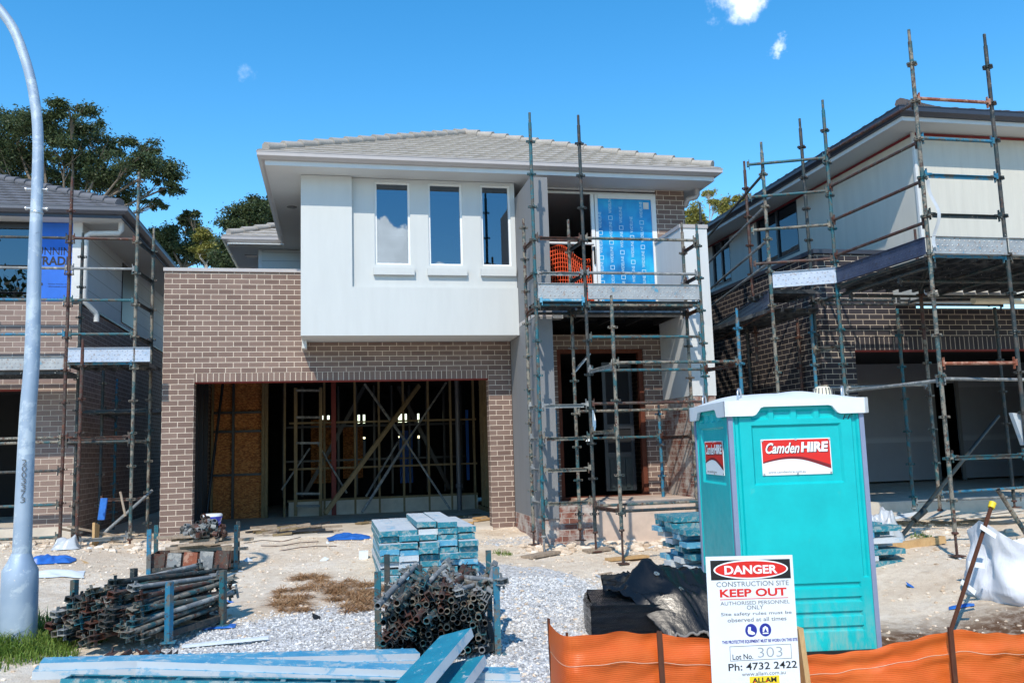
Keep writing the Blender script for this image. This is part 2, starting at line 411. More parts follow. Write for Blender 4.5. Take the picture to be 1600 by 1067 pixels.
def groundm():
    t = NT('sandy_dirt_and_gravel'); co = t.new('ShaderNodeTexCoord').outputs['Object']
    n1 = t.noise(co, .9, 6, .62); n2 = t.noise(co, 9, 6, .7); n3 = t.noise(co, 70, 4, .7)
    c = t.ramp(n1, [(.3, S(214,194,170)), (.5, S(236,220,198)), (.7, S(244,233,217))])
    c = t.mix(t.ramp(n2, [(.46, 0.), (.74, .7)]), c, S(192,168,142)); c = t.mix(t.ramp(n3, [(.55, 0.), (.7, .5)]), c, S(244,234,220))
    # darker brown ground beside the fence on the right
    sx = t.new('ShaderNodeSeparateXYZ'); t.l(co, sx.inputs[0])
    mr = t.new('ShaderNodeMapRange'); mr.inputs[1].default_value = -6.6; mr.inputs[2].default_value = -7.3; t.l(sx.outputs['Y'], mr.inputs[0])
    mx_ = t.new('ShaderNodeMapRange'); mx_.inputs[1].default_value = 6.6; mx_.inputs[2].default_value = 7.4; t.l(sx.outputs['X'], mx_.inputs[0])
    mm = t.new('ShaderNodeMath', operation='MULTIPLY'); t.l(mr.outputs[0], mm.inputs[0]); t.l(mx_.outputs[0], mm.inputs[1])
    mn = t.new('ShaderNodeMath', operation='MULTIPLY'); t.l(mm.outputs[0], mn.inputs[0]); t.l(t.ramp(n2, [(.3, .4), (.55, 1.)]), mn.inputs[1])
    c = t.mix(mn.outputs[0], c, S(104,76,56))
    v = t.new('ShaderNodeTexVoronoi'); v.inputs['Scale'].default_value = 42; t.l(co, v.inputs['Vector'])
    sc = t.new('ShaderNodeSeparateColor'); t.l(v.outputs['Color'], sc.inputs[0])
    g = t.ramp(sc.outputs[0], [(.1, S(170,168,166)), (.5, S(206,205,204)), (.9, S(230,229,228))])
    vm = t.new('ShaderNodeVertexColor', layer_name='gravel'); gm = t.new('ShaderNodeMath', operation='MULTIPLY_ADD')
    s2 = t.new('ShaderNodeSeparateColor'); t.l(vm.outputs[0], s2.inputs[0])
    t.l(n2, gm.inputs[0]); gm.inputs[1].default_value = .9; t.l(s2.outputs[0], gm.inputs[2])
    c = t.mix(t.ramp(gm.outputs[0], [(.88, 0.), (1.02, 1.)]), c, g)
    ad = t.new('ShaderNodeMath', operation='ADD'); t.l(n2, ad.inputs[0]); t.l(n3, ad.inputs[1]); t.bump(ad.outputs[0], .8, .03)
    return t.out(c, .95, spec=.15)
MT['ground'] = groundm()
def stonem():
    t = NT('grey_gravel_stone'); g = t.new('ShaderNodeNewGeometry')
    return t.out(t.ramp(g.outputs['Random Per Island'], [(0, S(150,148,146)), (.5, S(200,199,197)), (1, S(230,229,226))]), .9, spec=.2)
MT['stone'] = stonem()
def rubblem():
    t = NT('sandy_rubble'); g = t.new('ShaderNodeNewGeometry')
    return t.out(t.ramp(g.outputs['Random Per Island'], [(0, S(190,168,144)), (.5, S(220,202,180)), (1, S(232,220,204))]), .9, spec=.2)
MT['rubble'] = rubblem()

# ------------------------------------------------------------------ lettering
def letters(mb, s, x0, x1, y0, y1, o, ex, ey, off=.0015, shear=0., bold=0., th=.001):
    "the string s as flat raised letters filling the box x0..x1, y0..y1 of the frame o, ex, ey"
    c = bpy.data.curves.new('lettering', 'FONT'); c.body = s; c.size = 1; c.shear = shear; c.offset = bold; c.resolution_u = 3
    ob = bpy.data.objects.new('lettering', c); COL.objects.link(ob)
    dg = bpy.context.evaluated_depsgraph_get(); dg.update()
    me = bpy.data.meshes.new_from_object(ob.evaluated_get(dg))
    vs = [v.co.copy() for v in me.vertices]; fs = [tuple(p.vertices) for p in me.polygons]
    bpy.data.objects.remove(ob); bpy.data.curves.remove(c); bpy.data.meshes.remove(me)
    if not vs: return
    ax = min(v.x for v in vs); bx = max(v.x for v in vs); ay = min(v.y for v in vs); by = max(v.y for v in vs)
    ex, ey, o = V(ex), V(ey), V(o); n = ex.cross(ey).normalized()
    P = [o + ex*(x0+(v.x-ax)/(bx-ax)*(x1-x0)) + ey*(y0+(v.y-ay)/(by-ay)*(y1-y0)) + n*off for v in vs]
    fs2 = []
    for f in fs:
        a, b, cc = P[f[0]], P[f[1]], P[f[2]]
        fs2.append(f if (b-a).cross(cc-a).dot(n) > 0 else f[::-1])
    mb.add(P, fs2)
def panel(mb, pts, o, ex, ey, off):
    o, ex, ey = V(o), V(ex), V(ey); n = ex.cross(ey).normalized()
    mb.add([o+ex*x+ey*y+n*off for x, y in pts], [tuple(range(len(pts)))])
def rect(x0, x1, y0, y1): return [(x0,y0),(x1,y0),(x1,y1),(x0,y1)]
def disc(cx, cy, rx, ry, n=32): return [(cx+rx*math.cos(2*PI*k/n), cy+ry*math.sin(2*PI*k/n)) for k in range(n)]

# ------------------------------------------------------------------ ground
def sm(a, b, x):
    t = max(0., min(1., (x-a)/(b-a))); return t*t*(3-2*t)
def gz(x, y):
    d = max(0., -y); d = min(d, 7.5) + max(0., min(d-7.5, 4))*.35
    s = .04 + .030*sm(4, 6.4, x)
    return -s*d + .15*sm(1.2, -1.6, x) + .26*sm(8.2, 10., x) - (.06 if y > .3 else 0)
def gravel(x, y):
    "how much loose gravel lies here (the drive in front of the garage)"
    a = sm(.9, 1.5, x)*(1-sm(5.2, 6.0, x))
    f = sm(-4.4, -5.6, y + .5*math.sin(x*1.3) + (.55 if x < 3.2 else -1.6*sm(3.2, 4.4, x)))
    b = sm(-.5, -1.1, y)*(1-sm(-1.6, -2.3, y))*sm(4.4, 4.9, x)*(1-sm(5.8, 6.3, x))*.5
    return max(a*f, b)
def axis(lo, hi, st, far):
    a = [lo + i*st for i in range(int((hi-lo)/st)+1)]
    k = st; x = lo; L = []
    while x > -far: k *= 1.5; x -= k; L.append(x)
    k = st; x = hi; R = []
    while x < far: k *= 1.5; x += k; R.append(x)
    return L[::-1] + a + R
def ground():
    xs = axis(-5, 14, .09, 900); ys = axis(-11, 1.2, .07, 900)
    vs = []; gv = []
    for y in ys:
        for x in xs:
            z = gz(x, y)
            if -6 < x < 15 and -13 < y < 3:
                z += .035*(noise.noise(V((x*.9, y*.9, 0)))) + .018*noise.noise(V((x*3.1, y*3.1, 4))) + .009*noise.noise(V((x*9, y*9, 9)))
            vs.append((x, y, z)); gv.append(gravel(x, y))
    nx = len(xs); fs = [(j*nx+i, j*nx+i+1, (j+1)*nx+i+1, (j+1)*nx+i) for j in range(len(ys)-1) for i in range(nx-1)]
    me = bpy.data.meshes.new('ground'); me.from_pydata(vs, [], fs); me.polygons.foreach_set('use_smooth', [True]*len(fs))
    ca = me.color_attributes.new('gravel', 'FLOAT_COLOR', 'POINT')
    ca.data.foreach_set('color', [c for g in gv for c in (g, g, g, 1)])
    me.materials.append(MT['ground']); o = bpy.data.objects.new('ground', me); COL.objects.link(o); tag(o, kind='structure')
ground()
def surf(x, y): return gz(x, y) + .035*(noise.noise(V((x*.9, y*.9, 0)))) + .018*noise.noise(V((x*3.1, y*3.1, 4)))
def stones(name, n, picker, lo, hi, mat):
    vs = []; fs = []
    rnd = random.Random(len(name)+n)
    while len(fs) < n*6:
        x, y = picker(rnd)
        if x is None: continue
        r = lo+(hi-lo)*rnd.random()**2; z = surf(x, y)+r*.15; b = len(vs); a = rnd.random()*6.28; q = .6+.7*rnd.random()
        if r < .02:
            ring = [(x+math.cos(a+k*2.094)*r*(.8+.5*rnd.random()), y+math.sin(a+k*2.094)*r*q*(.8+.5*rnd.random()), z+rnd.uniform(-.3,.3)*r) for k in range(3)]
            vs += ring + [(x+rnd.uniform(-.3,.3)*r, y+rnd.uniform(-.3,.3)*r, z+r*(.5+.5*rnd.random())), (x, y, z-r*.6)]
            for k in range(3): fs += [(b+k, b+(k+1)%3, b+3), (b+(k+1)%3, b+k, b+4)]
        else:
            for (zr, rr_) in ((-.3,.9),(.15,1.),(.55,.62)):
                vs += [(x+math.cos(a+k*1.2566)*r*rr_*(.72+.45*rnd.random()), y+math.sin(a+k*1.2566)*r*q*rr_*(.72+.45*rnd.random()), z+r*(zr+rnd.uniform(-.12,.12))*.8) for k in range(5)]
            for j in range(2):
                for k in range(5): fs.append((b+j*5+k, b+j*5+(k+1)%5, b+j*5+5+(k+1)%5, b+j*5+5+k))
            fs.append(tuple(b+10+k for k in range(5)))
    me = bpy.data.meshes.new(name); me.from_pydata(vs, [], fs); me.materials.append(mat)
    o = bpy.data.objects.new(name, me); COL.objects.link(o); return tag(o, kind='stuff')
def pick_gravel(r):
    x = r.uniform(.6, 6.2); y = -r.uniform(.3, 10.2) if r.random() < .12 else -r.uniform(4.2, 10.2)
    return (x, y) if r.random() < gravel(x, y)*1.1-.1 + .35*noise.noise(V((x*2, y*2, 3)))*gravel(x, y) else (None, None)
stones('gravel', 34000, pick_gravel, .008, .02, MT['stone'])
def pick_dirt(r):
    x = r.uniform(-2, 11.5); y = -r.uniform(0, 8.6)
    return (x, y) if r.random() < (.25 + .75*max(0, noise.noise(V((x*.8, y*.8, 11))))) else (None, None)
stones('loose_rubble', 9000, pick_dirt, .004, .026, MT['rubble'])
def pick_lumps(r):
    k = r.random()
    if k < .5: return r.uniform(5.1, 8.6), -r.uniform(1.75, 2.7)
    if k < .8: return r.uniform(-2.2, .3), -r.uniform(.2, 1.5)
    return r.uniform(9, 12), -r.uniform(2.6, 5)
stones('rubble_lumps', 650, pick_lumps, .015, .085, MT['rubble'])

# ------------------------------------------------------------------ tiled hip roofs
def tiled(mb, e0, e1, up, L, hl, hr, tw=.30, th=.33, ph=0.):
    "tiles on one roof face: eave e0-e1, slope direction up, slope length L; hl, hr = how far the hips cut in per metre of slope"
    e0, e1, up = V(e0), V(e1), V(up).normalized(); a = (e1-e0).normalized(); W = (e1-e0).length; n = a.cross(up).normalized()
    if n.z < 0: n = -n
    i = 0; v = 0.
    rr = random.Random(int(L*100))
    while v < L-.02:
        v1 = min(v+th, L); l0, r0 = v*hl, W-v*hr; l1, r1 = v1*hl, W-v1*hr
        x = -tw + ((i % 2)*.5)*tw + ph; up1 = min(v1+.03, L)
        while x < W:
            prof = ((0., .0), (.02, .008), (.07, .008), (.10, .0), (.26, .0), (tw, .003))
            jit = rr.uniform(-.004, .004)
            pts = []
            for (dx, dn) in prof:
                q0 = max(l0, min(r0, x+dx)); q1 = max(l1, min(r1, x+dx)); pts.append((q0, q1, dn))
            if pts[-1][0]-pts[0][0] > .004 or pts[-1][1]-pts[0][1] > .004:
                vs = []
                for q0, q1, dn in pts:
                    vs += [e0+a*q0+up*(v+jit)-n*.004, e0+a*q0+up*(v+jit)+n*(.034+dn), e0+a*q1+up*up1+n*(.006+dn)]
                fs = []
                for k in range(len(pts)-1):
                    fs += [(3*k, 3*k+3, 3*k+4, 3*k+1), (3*k+1, 3*k+4, 3*k+5, 3*k+2)]
                mb.add(vs, fs)
            x += tw
        v = v1; i += 1
def capline(mb, p, q, seg=.36, r=.085):
    p, q = V(p), V(q); n = max(1, int((q-p).length/seg)); 
    for k in range(n):
        a = p.lerp(q, k/n); b = p.lerp(q, (k+1.12)/n); mb.tube(a+V((0,0,.035)), b+V((0,0,.012)), r, r*.78, 8)
def hip_roof(parent, x0, x1, y0, y1, z, pitch, mat, detail=True):
    t = math.tan(pitch); hw = (x1-x0)/2; xm = (x0+x1)/2; cs = math.cos(pitch); L = hw/cs; zr = z+hw*t
    mb = MB(); h = cs
    tiled(mb, (x0,y0,z), (x1,y0,z), (0,cs,math.sin(pitch)), L, h, h)
    tiled(mb, (x0,y1,z), (x0,y0,z), (cs,0,math.sin(pitch)), L, h, h)
    tiled(mb, (x1,y0,z), (x1,y1,z), (-cs,0,math.sin(pitch)), L, h, h)
    mb.add([(x0,y0,z-.02),(x1,y0,z-.02),(xm,y0+hw,zr-.02),(x1,y1,z-.02),(x0,y1,z-.02),(xm,y1-hw,zr-.02)], [(0,1,2),(1,3,5,2),(4,0,2,5),(3,4,5)])
    rf = mb.build('roof', mat, parent)
    c = MB(); e = .10
    capline(c, (x0+e,y0+e,z+.02+e*t), (xm,y0+hw,zr+.02)); capline(c, (x1-e,y0+e,z+.02+e*t), (xm,y0+hw,zr+.02)); capline(c, (xm,y0+hw,zr+.02), (xm,y1-hw,zr+.02))
    o = sub('ridge_cap', c, None, rf); o.data.materials[0] = mat
    return rf
def gutter_run(mb, pts, z0, z1, out, w=.11):
    "quad gutter: a sloping-fronted box along a polyline pts; out = outward offsets at each corner"
    vs = []; fs = []
    for (x, y), (ox, oy) in zip(pts, out):
        vs += [(x, y, z0), (x+ox*w*.45, y+oy*w*.45, z0+.004), (x+ox*w, y+oy*w, z0+.045), (x+ox*w, y+oy*w, z1-.012), (x+ox*w*1.07, y+oy*w*1.07, z1-.012), (x+ox*w*1.07, y+oy*w*1.07, z1), (x+ox*w*.9, y+oy*w*.9, z1), (x, y, z1-.02)]
    for i in range(len(pts)-1):
        for k in range(8): fs.append((i*8+k, i*8+(k+1)%8, i*8+8+(k+1)%8, i*8+8+k))
    m = len(pts)-1
    fs += [tuple(range(7,-1,-1)), tuple(range(m*8, m*8+8))]
    mb.add(vs, fs)

# ------------------------------------------------------------------ the brick house in the middle
H = thing('brick_house', 'two storey tan brick house under construction with white boxed bay over an open garage', 'house', (2.7, 0, 0))
def part(name, mb, mat, parent=None, label=None):
    o = mb.build(name, MT[mat], parent or H)
    if label: o['label'] = label
    return o
def sub(name, mb, mat, parent): # parent is a mesh part: built in house coordinates
    me = mb; root = parent.parent
    me.v = [p-root.location for p in me.v]; uvv = [p+root.location for p in me.v]
    o = mb.build(name, MT[mat] if mat else MT['tile'], parent, True); return o
ZT = 4.334
mb = MB(); mb.box(0,.48,0,.23,-.3,2.666).box(5.28,5.678,0,.23,-.3,2.666).box(0,2.20,0,.23,2.666,ZT).box(2.20,5.678,0,.23,2.666,3.16)
mb.box(0,.11,.23,9,-.3,ZT)
w = part('garage_wall', mb, 'brick')
sub('coping', MB().box(-.015,2.172,-.03,.26,ZT,ZT+.055), 'gutter', w)
part('soldier_course', MB().box(.482,5.278,-.002,.23,2.528,2.664), 'soldier')
part('steel_lintel', MB().box(.40,5.36,.01,.22,2.512,2.526), 'rustred')
# boxed white bay
zb, zt = 3.165, 5.765
mb = MB()
mb.box(2.174,2.975,-.8,.3,zb,zt).box(2.975,5.676,-.8,.3,zb,3.95)
wins = ((3.34,3.915),(4.215,4.78),(5.095,5.60))
xs = [2.975]+[q for w_ in wins for q in w_]+[5.676]
for k in range(0, len(xs), 2): mb.box(xs[k], xs[k+1], -.73, .28, 3.95, zt-.001)
for a, b in wins: mb.box(a, b, -.73, .28, 3.95, 4.33).box(a, b, -.73, .28, 5.72, zt-.001)
mb.box(2.174,2.25,-.30,-.02,3.03,zb)
bay = part('white_bay', mb, 'white')
for a, b in wins:
    wf = MB(); y0, y1 = -.70, -.64; t = .035
    wf.box(a,b,y0,y1,4.33,4.33+t).box(a,b,y0,y1,5.72-t,5.72).box(a,a+t,y0,y1,4.33+t,5.72-t).box(b-t,b,y0,y1,4.33+t,5.72-t)
    wo = part('window', wf, 'frame')
    sub('pane', MB().box(a+t,b-t,-.674,-.668,4.33+t,5.72-t), 'glass', wo)
    sub('sill', MB().box(a-.03,min(b+.055, 5.67),-.80,-.732,4.155,4.272), 'white', wo)
    part('blind_box', MB().box(a+.04,b-.04,-.62,-.55,5.56,5.70), 'black')
# grey blade wall on its red brick base
mb = MB(); mb.box(5.682,5.955,-1.9,-.02,.26,3.3).box(5.682,5.955,-1.9,-.5,3.36,5.5); bl = part('blade_wall', mb, 'greyrend')
sub('flashing', MB().box(5.678,5.960,-1.905,-.5,3.30,3.36), 'gutter', bl)
part('brick_base', MB().box(5.682,5.95,-1.88,-.02,-.3,.259).box(5.955,6.5,-1.86,-.6,-.3,.44), 'brickraw')
# porch
part('porch_slab', MB().box(6.5,8.2,-1.80,-.5,-.3,.475), 'plinth')
mb = MB(); mb.box(5.957,6.35,-.6,-.37,.2,3.2).box(7.88,8.66,-.6,-.37,.2,3.2).box(6.35,7.88,-.6,-.37,2.95,3.2)
mb.box(8.255,8.79,-.6,-.37,3.5,5.768).box(8.68,8.79,-.37,9,0,5.768)
part('porch_wall', mb, 'brick')
dr = part('entry_door', MB().box(6.35,7.88,-.56,-.46,2.885,2.948).box(7.80,7.878,-.56,-.46,.49,2.885).box(6.352,6.42,-.56,-.46,.49,2.885).box(6.35,7.88,-.62,-.40,.445,.488), 'jamb')
lf = MB(); lf.box(7.22,7.28,-.30,-.26,.55,2.75).box(7.70,7.76,-.30,-.26,.55,2.75).box(7.28,7.70,-.30,-.26,2.67,2.75).box(7.28,7.70,-.30,-.26,1.60,1.68).box(7.28,7.70,-.30,-.26,1.12,1.2)
sub('door_leaf', lf, 'framed', dr)
lf = MB().box(7.28,7.70,-.29,-.28,.55,1.12)
for k in range(3): lf.box(7.30+.14*k,7.37+.14*k,-.31,-.291,.6,1.08)
sub('lower_panel', lf, 'tar', dr)
sub('pane', MB().box(7.28,7.70,-.285,-.28,1.2,1.6).box(7.28,7.70,-.285,-.28,1.68,2.67), 'black', dr)
mb = MB().box(5.957,8.2,-1.62,-.4,3.46,3.52)
for k in range(5): mb.beam((6.1+.5*k,-1.6,3.40), (6.1+.5*k,-.62,3.40), .045, .11)
part('balcony_floor', mb, 'black')
mb = MB(); mb.tube((6.02,-1.7,3.40), (8.10,-1.7,3.40), .075, n=14).box(5.962,6.16,-1.79,-1.62,3.29,3.48).box(6.16,8.14,-1.75,-1.65,3.44,3.475)
part('balcony_beam', mb, 'galv')
# balcony wall
mb = MB().box(5.957,8.255,-.58,-.40,5.735,5.768).box(5.957,8.255,-.59,-.55,5.66,5.70)
part('door_head', mb, 'trim')
sd = MB(); y0, y1 = -.60, -.55
sd.box(7.055,7.115,y0,y1,3.53,5.66).box(7.135,7.19,y0+.02,y1+.02,3.53,5.66).box(8.165,8.25,y0,y1,3.53,5.66).box(7.19,8.165,y0,y1,5.59,5.66).box(7.19,8.165,y0,y1,3.53,3.60)
sdo = part('sliding_door', sd, 'frame')
gl = sub('pane', MB().box(7.19,8.165,-.585,-.575,3.60,5.59), 'film', sdo)
sub('handle', MB().box(7.075,7.095,-.635,-.60,4.42,4.72), 'black', sdo)
tx = MB(); rn = random.Random(3)
for i in range(5):
    for j in range(5):
        x = 7.24+.19*i; z = 3.62+.44*j+(.22 if i % 2 else 0)+.05*i
        if x > 8.1 or z > 5.3: continue
        tx = MB(); letters(tx, 'WIDELINE', 0, .29, 0, .05, (x, -.585, z+.12), (0,0,1), (-1,0,0), .003)
        q = .075
        for r_ in (rect(0,q,0,.009), rect(0,q,q-.009,q), rect(0,.009,.009,q-.009), rect(q-.009,q,.009,q-.009)): panel(tx, r_, (x-.06,-.585,z), (1,0,0), (0,0,1), .003)
        sub('film_print', tx, 'filmtext', sdo)
sub('white_label', MB().box(8.02,8.12,-.592,-.588,5.42,5.54), 'trim', sdo)
part('handrail', MB().tube((5.958,-.66,4.76), (7.06,-.66,4.76), .025), 'trim')
# orange net hung in the open doorway
net = MB()
def netpt(u, v): return V((5.97+1.09*u, -.50+.10*math.sin(u*5+v*3), 3.54+(1.24-.20*u)*v*(1-.06*math.sin(u*9))))
for i in range(27): net.path([netpt(i/26, k/8) for k in range(9)], .0075, 4, False)
for j in range(17): net.path([netpt(k/14, j/16) for k in range(15)], .0075, 4, False)
no = net.build('safety_net', MT['orange']); tag(no, 'orange safety netting slung across the open balcony doorway', 'safety net')
# right pillar
mb = MB().box(8.2,8.665,-1.72,-.6,2.06,4.79); pl = part('pillar', mb, 'pillar')
sub('cap', MB().box(8.185,8.68,-1.735,-.602,4.79,4.85), 'gutter', pl)
part('pillar_base', MB().box(8.21,8.655,-1.71,-.6,-.3,2.058), 'brickraw')
# closing walls, floors (dark inside)
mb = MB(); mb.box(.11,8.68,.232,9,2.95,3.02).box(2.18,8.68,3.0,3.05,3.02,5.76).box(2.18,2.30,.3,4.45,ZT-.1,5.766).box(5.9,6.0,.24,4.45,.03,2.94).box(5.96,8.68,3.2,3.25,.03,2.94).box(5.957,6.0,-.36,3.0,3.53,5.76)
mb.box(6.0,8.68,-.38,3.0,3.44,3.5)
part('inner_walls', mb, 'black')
part('rear_wall', MB().box(1.12,2.18,4.45,4.6,ZT-.2,5.766).box(1.12,1.2,4.6,9,ZT-.2,5.766), 'cladm')
part('corner_trim', MB().box(1.09,1.16,4.43,4.449,ZT-.2,5.766), 'trim')
part('terrace', MB().box(.11,2.17,.232,4.44,ZT-.16,ZT-.1), 'black')
part('garage_floor', MB().box(.11,5.9,.04,9,-.2,.03).box(.48,5.28,-.06,.04,-.2,.025), 'conc')
# soffits, fascias, gutters, roof
part('soffit', MB().box(1.67,9.07,-1.2,4.0,5.772,5.79).box(.50,9.07,4.0,9.0,5.772,5.79), 'soffit')
part('fascia', MB().box(1.65,9.09,-1.222,-1.2,5.765,5.90).box(9.07,9.09,-1.2,9,5.765,5.90).box(1.65,1.67,-1.2,4.14,5.765,5.90).box(.48,1.65,4.14,4.162,5.765,5.90).box(.48,.5,4.162,9,5.765,5.90), 'trim')
mb = MB(); gutter_run(mb, [(.48,9),(.48,4.138),(1.648,4.138),(1.648,-1.224),(9.092,-1.224),(9.092,9)], 5.838, 5.955, [(-1,0),(-1,-1),(-1,-1),(-1,-1),(1,-1),(1,0)])
part('gutter', mb, 'gutter')
hip_roof(H, 1.56, 9.18, -1.31, 9.5, 5.945, math.radians(26.2), MT['tile'])
rr_ = hip_roof(H, .40, 9.16, 4.05, 12, 5.945, math.radians(25), MT['tile'])
part('downpipe', MB().path([(8.98,-.75,5.84),(8.98,-.75,5.66),(8.96,-.74,5.62),(8.84,-.66,5.60),(8.82,-.55,5.5)], .045, 10), 'gutter')
part('soffit_vent', MB().lathe((1.95,1.1,5.766), [(.09,0),(.09,.005),(.06,.005),(.06,-.001)], 20), 'framed')
part('soffit_vent', MB().box(.75,1.0,5.0,5.25,5.764,5.771), 'framed')

# garage interior: stud frames, boards, braces
fr = MB(); YF = 4.6; zc = 2.93
for x in (.14,1.62,2.45,3.1,3.62,4.15,4.7,5.2,5.72): fr.box(x,x+.045,YF,YF+.09,.03,zc)
fr2 = MB()
fr2.box(.56,.61,YF,YF+.09,.03,zc)
for z_ in (.92,1.83,2.23): fr2.box(.19,.558,YF+.001,YF+.089,z_,z_+.05).box(.612,1.155,YF+.001,YF+.089,z_,z_+.05)
part('stud_frame', fr2, 'framed')
fr.box(1.73,5.8,YF-.001,YF+.089,1.0,1.04).box(1.73,5.8,YF-.001,YF+.089,1.98,2.02).box(1.7,5.8,YF-.002,YF+.09,.33,.375)
fr.box(1.17,1.23,YF-.06,YF+.1,.03,zc).box(1.235,1.30,YF-.062,YF+.1,.03,zc)
for k in range(9): fr.box(5.80,5.88,.5+.45*k,.545+.45*k,.12,2.93)
dk = MB()
for k in range(6): dk.box(.115,.2,.6+.62*k,.645+.62*k,.03,2.93)
dk.tube((.22,3.4,.05),(.42,4.2,2.9),.03,n=8)
part('side_studs', dk, 'framed')
fr.box(5.79,5.885,.4,4.5,.03,.12).box(.12,.2,.25,4.5,.03,.1)
part('stud_frame', fr, 'stud')
f3 = MB()
for k in range(11): f3.box(1.5+.42*k,1.545+.42*k,6.4,6.49,.35,2.93)
for z_ in (1.15,1.95): f3.box(1.5,5.8,6.399,6.489,z_,z_+.045)
f3.beam((2.0,6.35,.4),(3.4,6.35,2.9),.03,.09).beam((5.4,6.35,.4),(4.2,6.35,2.9),.03,.09)
part('inner_frame', f3, 'framed')
part('strand_board', MB().box(.115,1.22,YF+.101,YF+.115,.03,zc), 'osb')
part('strand_board', MB().box(2.1,2.6,8.0,8.02,.6,2.2), 'osb')
part('strand_board', MB().box(2.9,3.4,8.0,8.02,.7,2.0), 'osb')
part('concrete_upstand', MB().box(1.73,5.79,YF+.002,YF+.3,.03,.328), 'conc')
part('steel_post', MB().box(2.62,2.72,YF-.12,YF-.02,.03,zc), 'rustred')
part('drain_pipe', MB().tube((5.34,4.3,.03),(5.34,4.3,2.93),.055).lathe((5.34,4.3,.5), [(.055,0),(.075,.01),(.075,.09),(.055,.1)], 14), 'lhgutter')
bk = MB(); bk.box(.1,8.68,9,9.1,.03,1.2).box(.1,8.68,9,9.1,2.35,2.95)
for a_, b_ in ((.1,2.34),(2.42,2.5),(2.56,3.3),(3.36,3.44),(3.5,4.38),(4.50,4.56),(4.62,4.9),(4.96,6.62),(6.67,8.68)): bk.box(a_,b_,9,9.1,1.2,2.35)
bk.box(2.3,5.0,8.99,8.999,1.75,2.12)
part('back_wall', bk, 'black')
part('rear_window', MB().box(4.4,4.75,8.9,8.92,.5,1.9), 'wrap')
part('rear_window', MB().box(5.83,5.90,6.4,6.42,.6,2.3), 'wrap')
# props and ladder: loose things leaning inside
def loose(name, label, cat, mb, mat, group=None, org=None):
    mb.o = V(org) if org else V(mb.v[0]); return tag(mb.build(name, MT[mat]), label, cat, group)
def floorY(x, y, Y): return at(x, y, Y)
loose('brace', 'long timber brace leaning from the garage floor to its ceiling', 'timber brace', MB().beam(at(508,802,2.9), at(655,602,4.4), .045, .09), 'stud')
loose('prop', 'steel push pull prop rising to the right, crossing in the middle of the garage', 'prop', MB().tube(at(566,800,3.0), at(632,695,3.7), .03).tube(at(632,695,3.7), at(697,598,4.3), .022), 'galv')
loose('prop', 'steel push pull prop falling to the right, crossing in the middle of the garage', 'prop', MB().tube(at(703,795,3.2), at(634,690,3.9), .022).tube(at(634,690,3.9), at(570,600,4.4), .03), 'galv')
loose('prop', 'short steel prop behind the timber brace in the garage', 'prop', MB().tube(at(572,775,4.0), at(622,690,4.5), .022), 'galv')
loose('prop', 'short steel prop leaning right of the red post in the garage', 'prop', MB().tube(at(542,770,4.3), at(495,690,4.5), .02), 'galv')
loose('prop', 'short steel prop leaning left of the red post in the garage', 'prop', MB().tube(at(440,765,4.3), at(484,700,4.5), .02), 'galv')
ld = thing('ladder', 'tall narrow timber ladder with bright rungs around the red post in the garage', 'ladder', at(462,808,4.3))
for x in (462, 501): MBq = MB().beam(at(x,806,4.3), at(x,606,4.3), .04, .07); MBq.build('stile', MT['stud'], ld)
for y in (610, 652, 692, 771, 790): MB().beam(at(463,y,4.26), at(500,y,4.26), .03, .045).build('rung', MT['galv'], ld)

# ------------------------------------------------------------------ the left house
HL = thing('brick_house', 'tan brick house with blue wrapped upper wall and slate tiles, left of the open garage', 'house', (-3.5, .6, 0))
H0 = H; H = HL
YL, XL = .6, -1.43
mb = MB().box(-8,XL,YL,YL+.23,2.50,3.93).box(-2.02,XL,YL,YL+.23,-.2,2.50).box(-8,-6.9,YL,YL+.23,-.2,2.5)
mb.box(XL-.11,XL,YL+.23,12,-.2,3.93).box(-2.20,-2.02,YL+.16,YL+.32,.2,2.50)
part('wall', mb, 'brickl')
part('steel_lintel', MB().box(-6.9,-2.02,YL+.02,YL+.2,2.478,2.499), 'rustred')
part('slab', MB().box(-8,XL,YL-.04,YL+.3,-.2,.30).box(-8,XL-.12,YL+.3,8,.1,.28), 'conc')
mb = MB().box(XL-.09,XL+.012,YL-.01,12,3.94,5.26); part('side_cladding', mb, 'cladl')
part('corner_trim', MB().box(XL-.12,XL+.025,YL-.03,YL+.03,3.94,5.26), 'trim')
part('flashing', MB().box(XL-.1,XL+.03,YL-.02,12,3.905,3.938), 'framed')
wr = part('building_wrap', MB().box(-2.12,XL-.122,YL+.005,YL+.02,3.932,5.255).box(-2.14,-2.122,YL-.004,YL+.05,3.932,5.255), 'wrap')
tx = MB(); o_ = (0, YL+.005, 0); ex, ey = (1,0,0), (0,0,1)
def pz(x, y): p = at(x, y, YL); return p.x, p.z
def lbox(s, xa, ya, xb, yb, bold=0.):
    a = pz(xa, yb); b = pz(xb, ya); tx = MB(); letters(tx, s, a[0], b[0], a[1], b[1], o_, ex, ey, .003, bold=bold); sub('lettering', tx, 'ink', wr)
lbox('BUNNINGS', 48, 387, 130.5, 398, .0); lbox('TRADE', 54, 401, 112, 414, .03); lbox('By Am', 86, 417, 98, 420)
lbox('Fletcher Fortress wall wrap', 75, 443, 114, 445); lbox('100% breathable membrane', 75, 447, 108, 448.6); lbox('www', 61, 466, 96, 470, .03)
tx = MB(); panel(tx, [(p[0], p[1]) for p in [(lambda c: (c[0]+.028*math.cos(2*PI*k/20), c[1]+.028*math.sin(2*PI*k/20)))(pz(64, 444)) for k in range(20)]], o_, ex, ey, .003)
sub('printed_ring', tx, 'ink', wr)
wf = MB(); za, zb_ = 3.94, 5.2
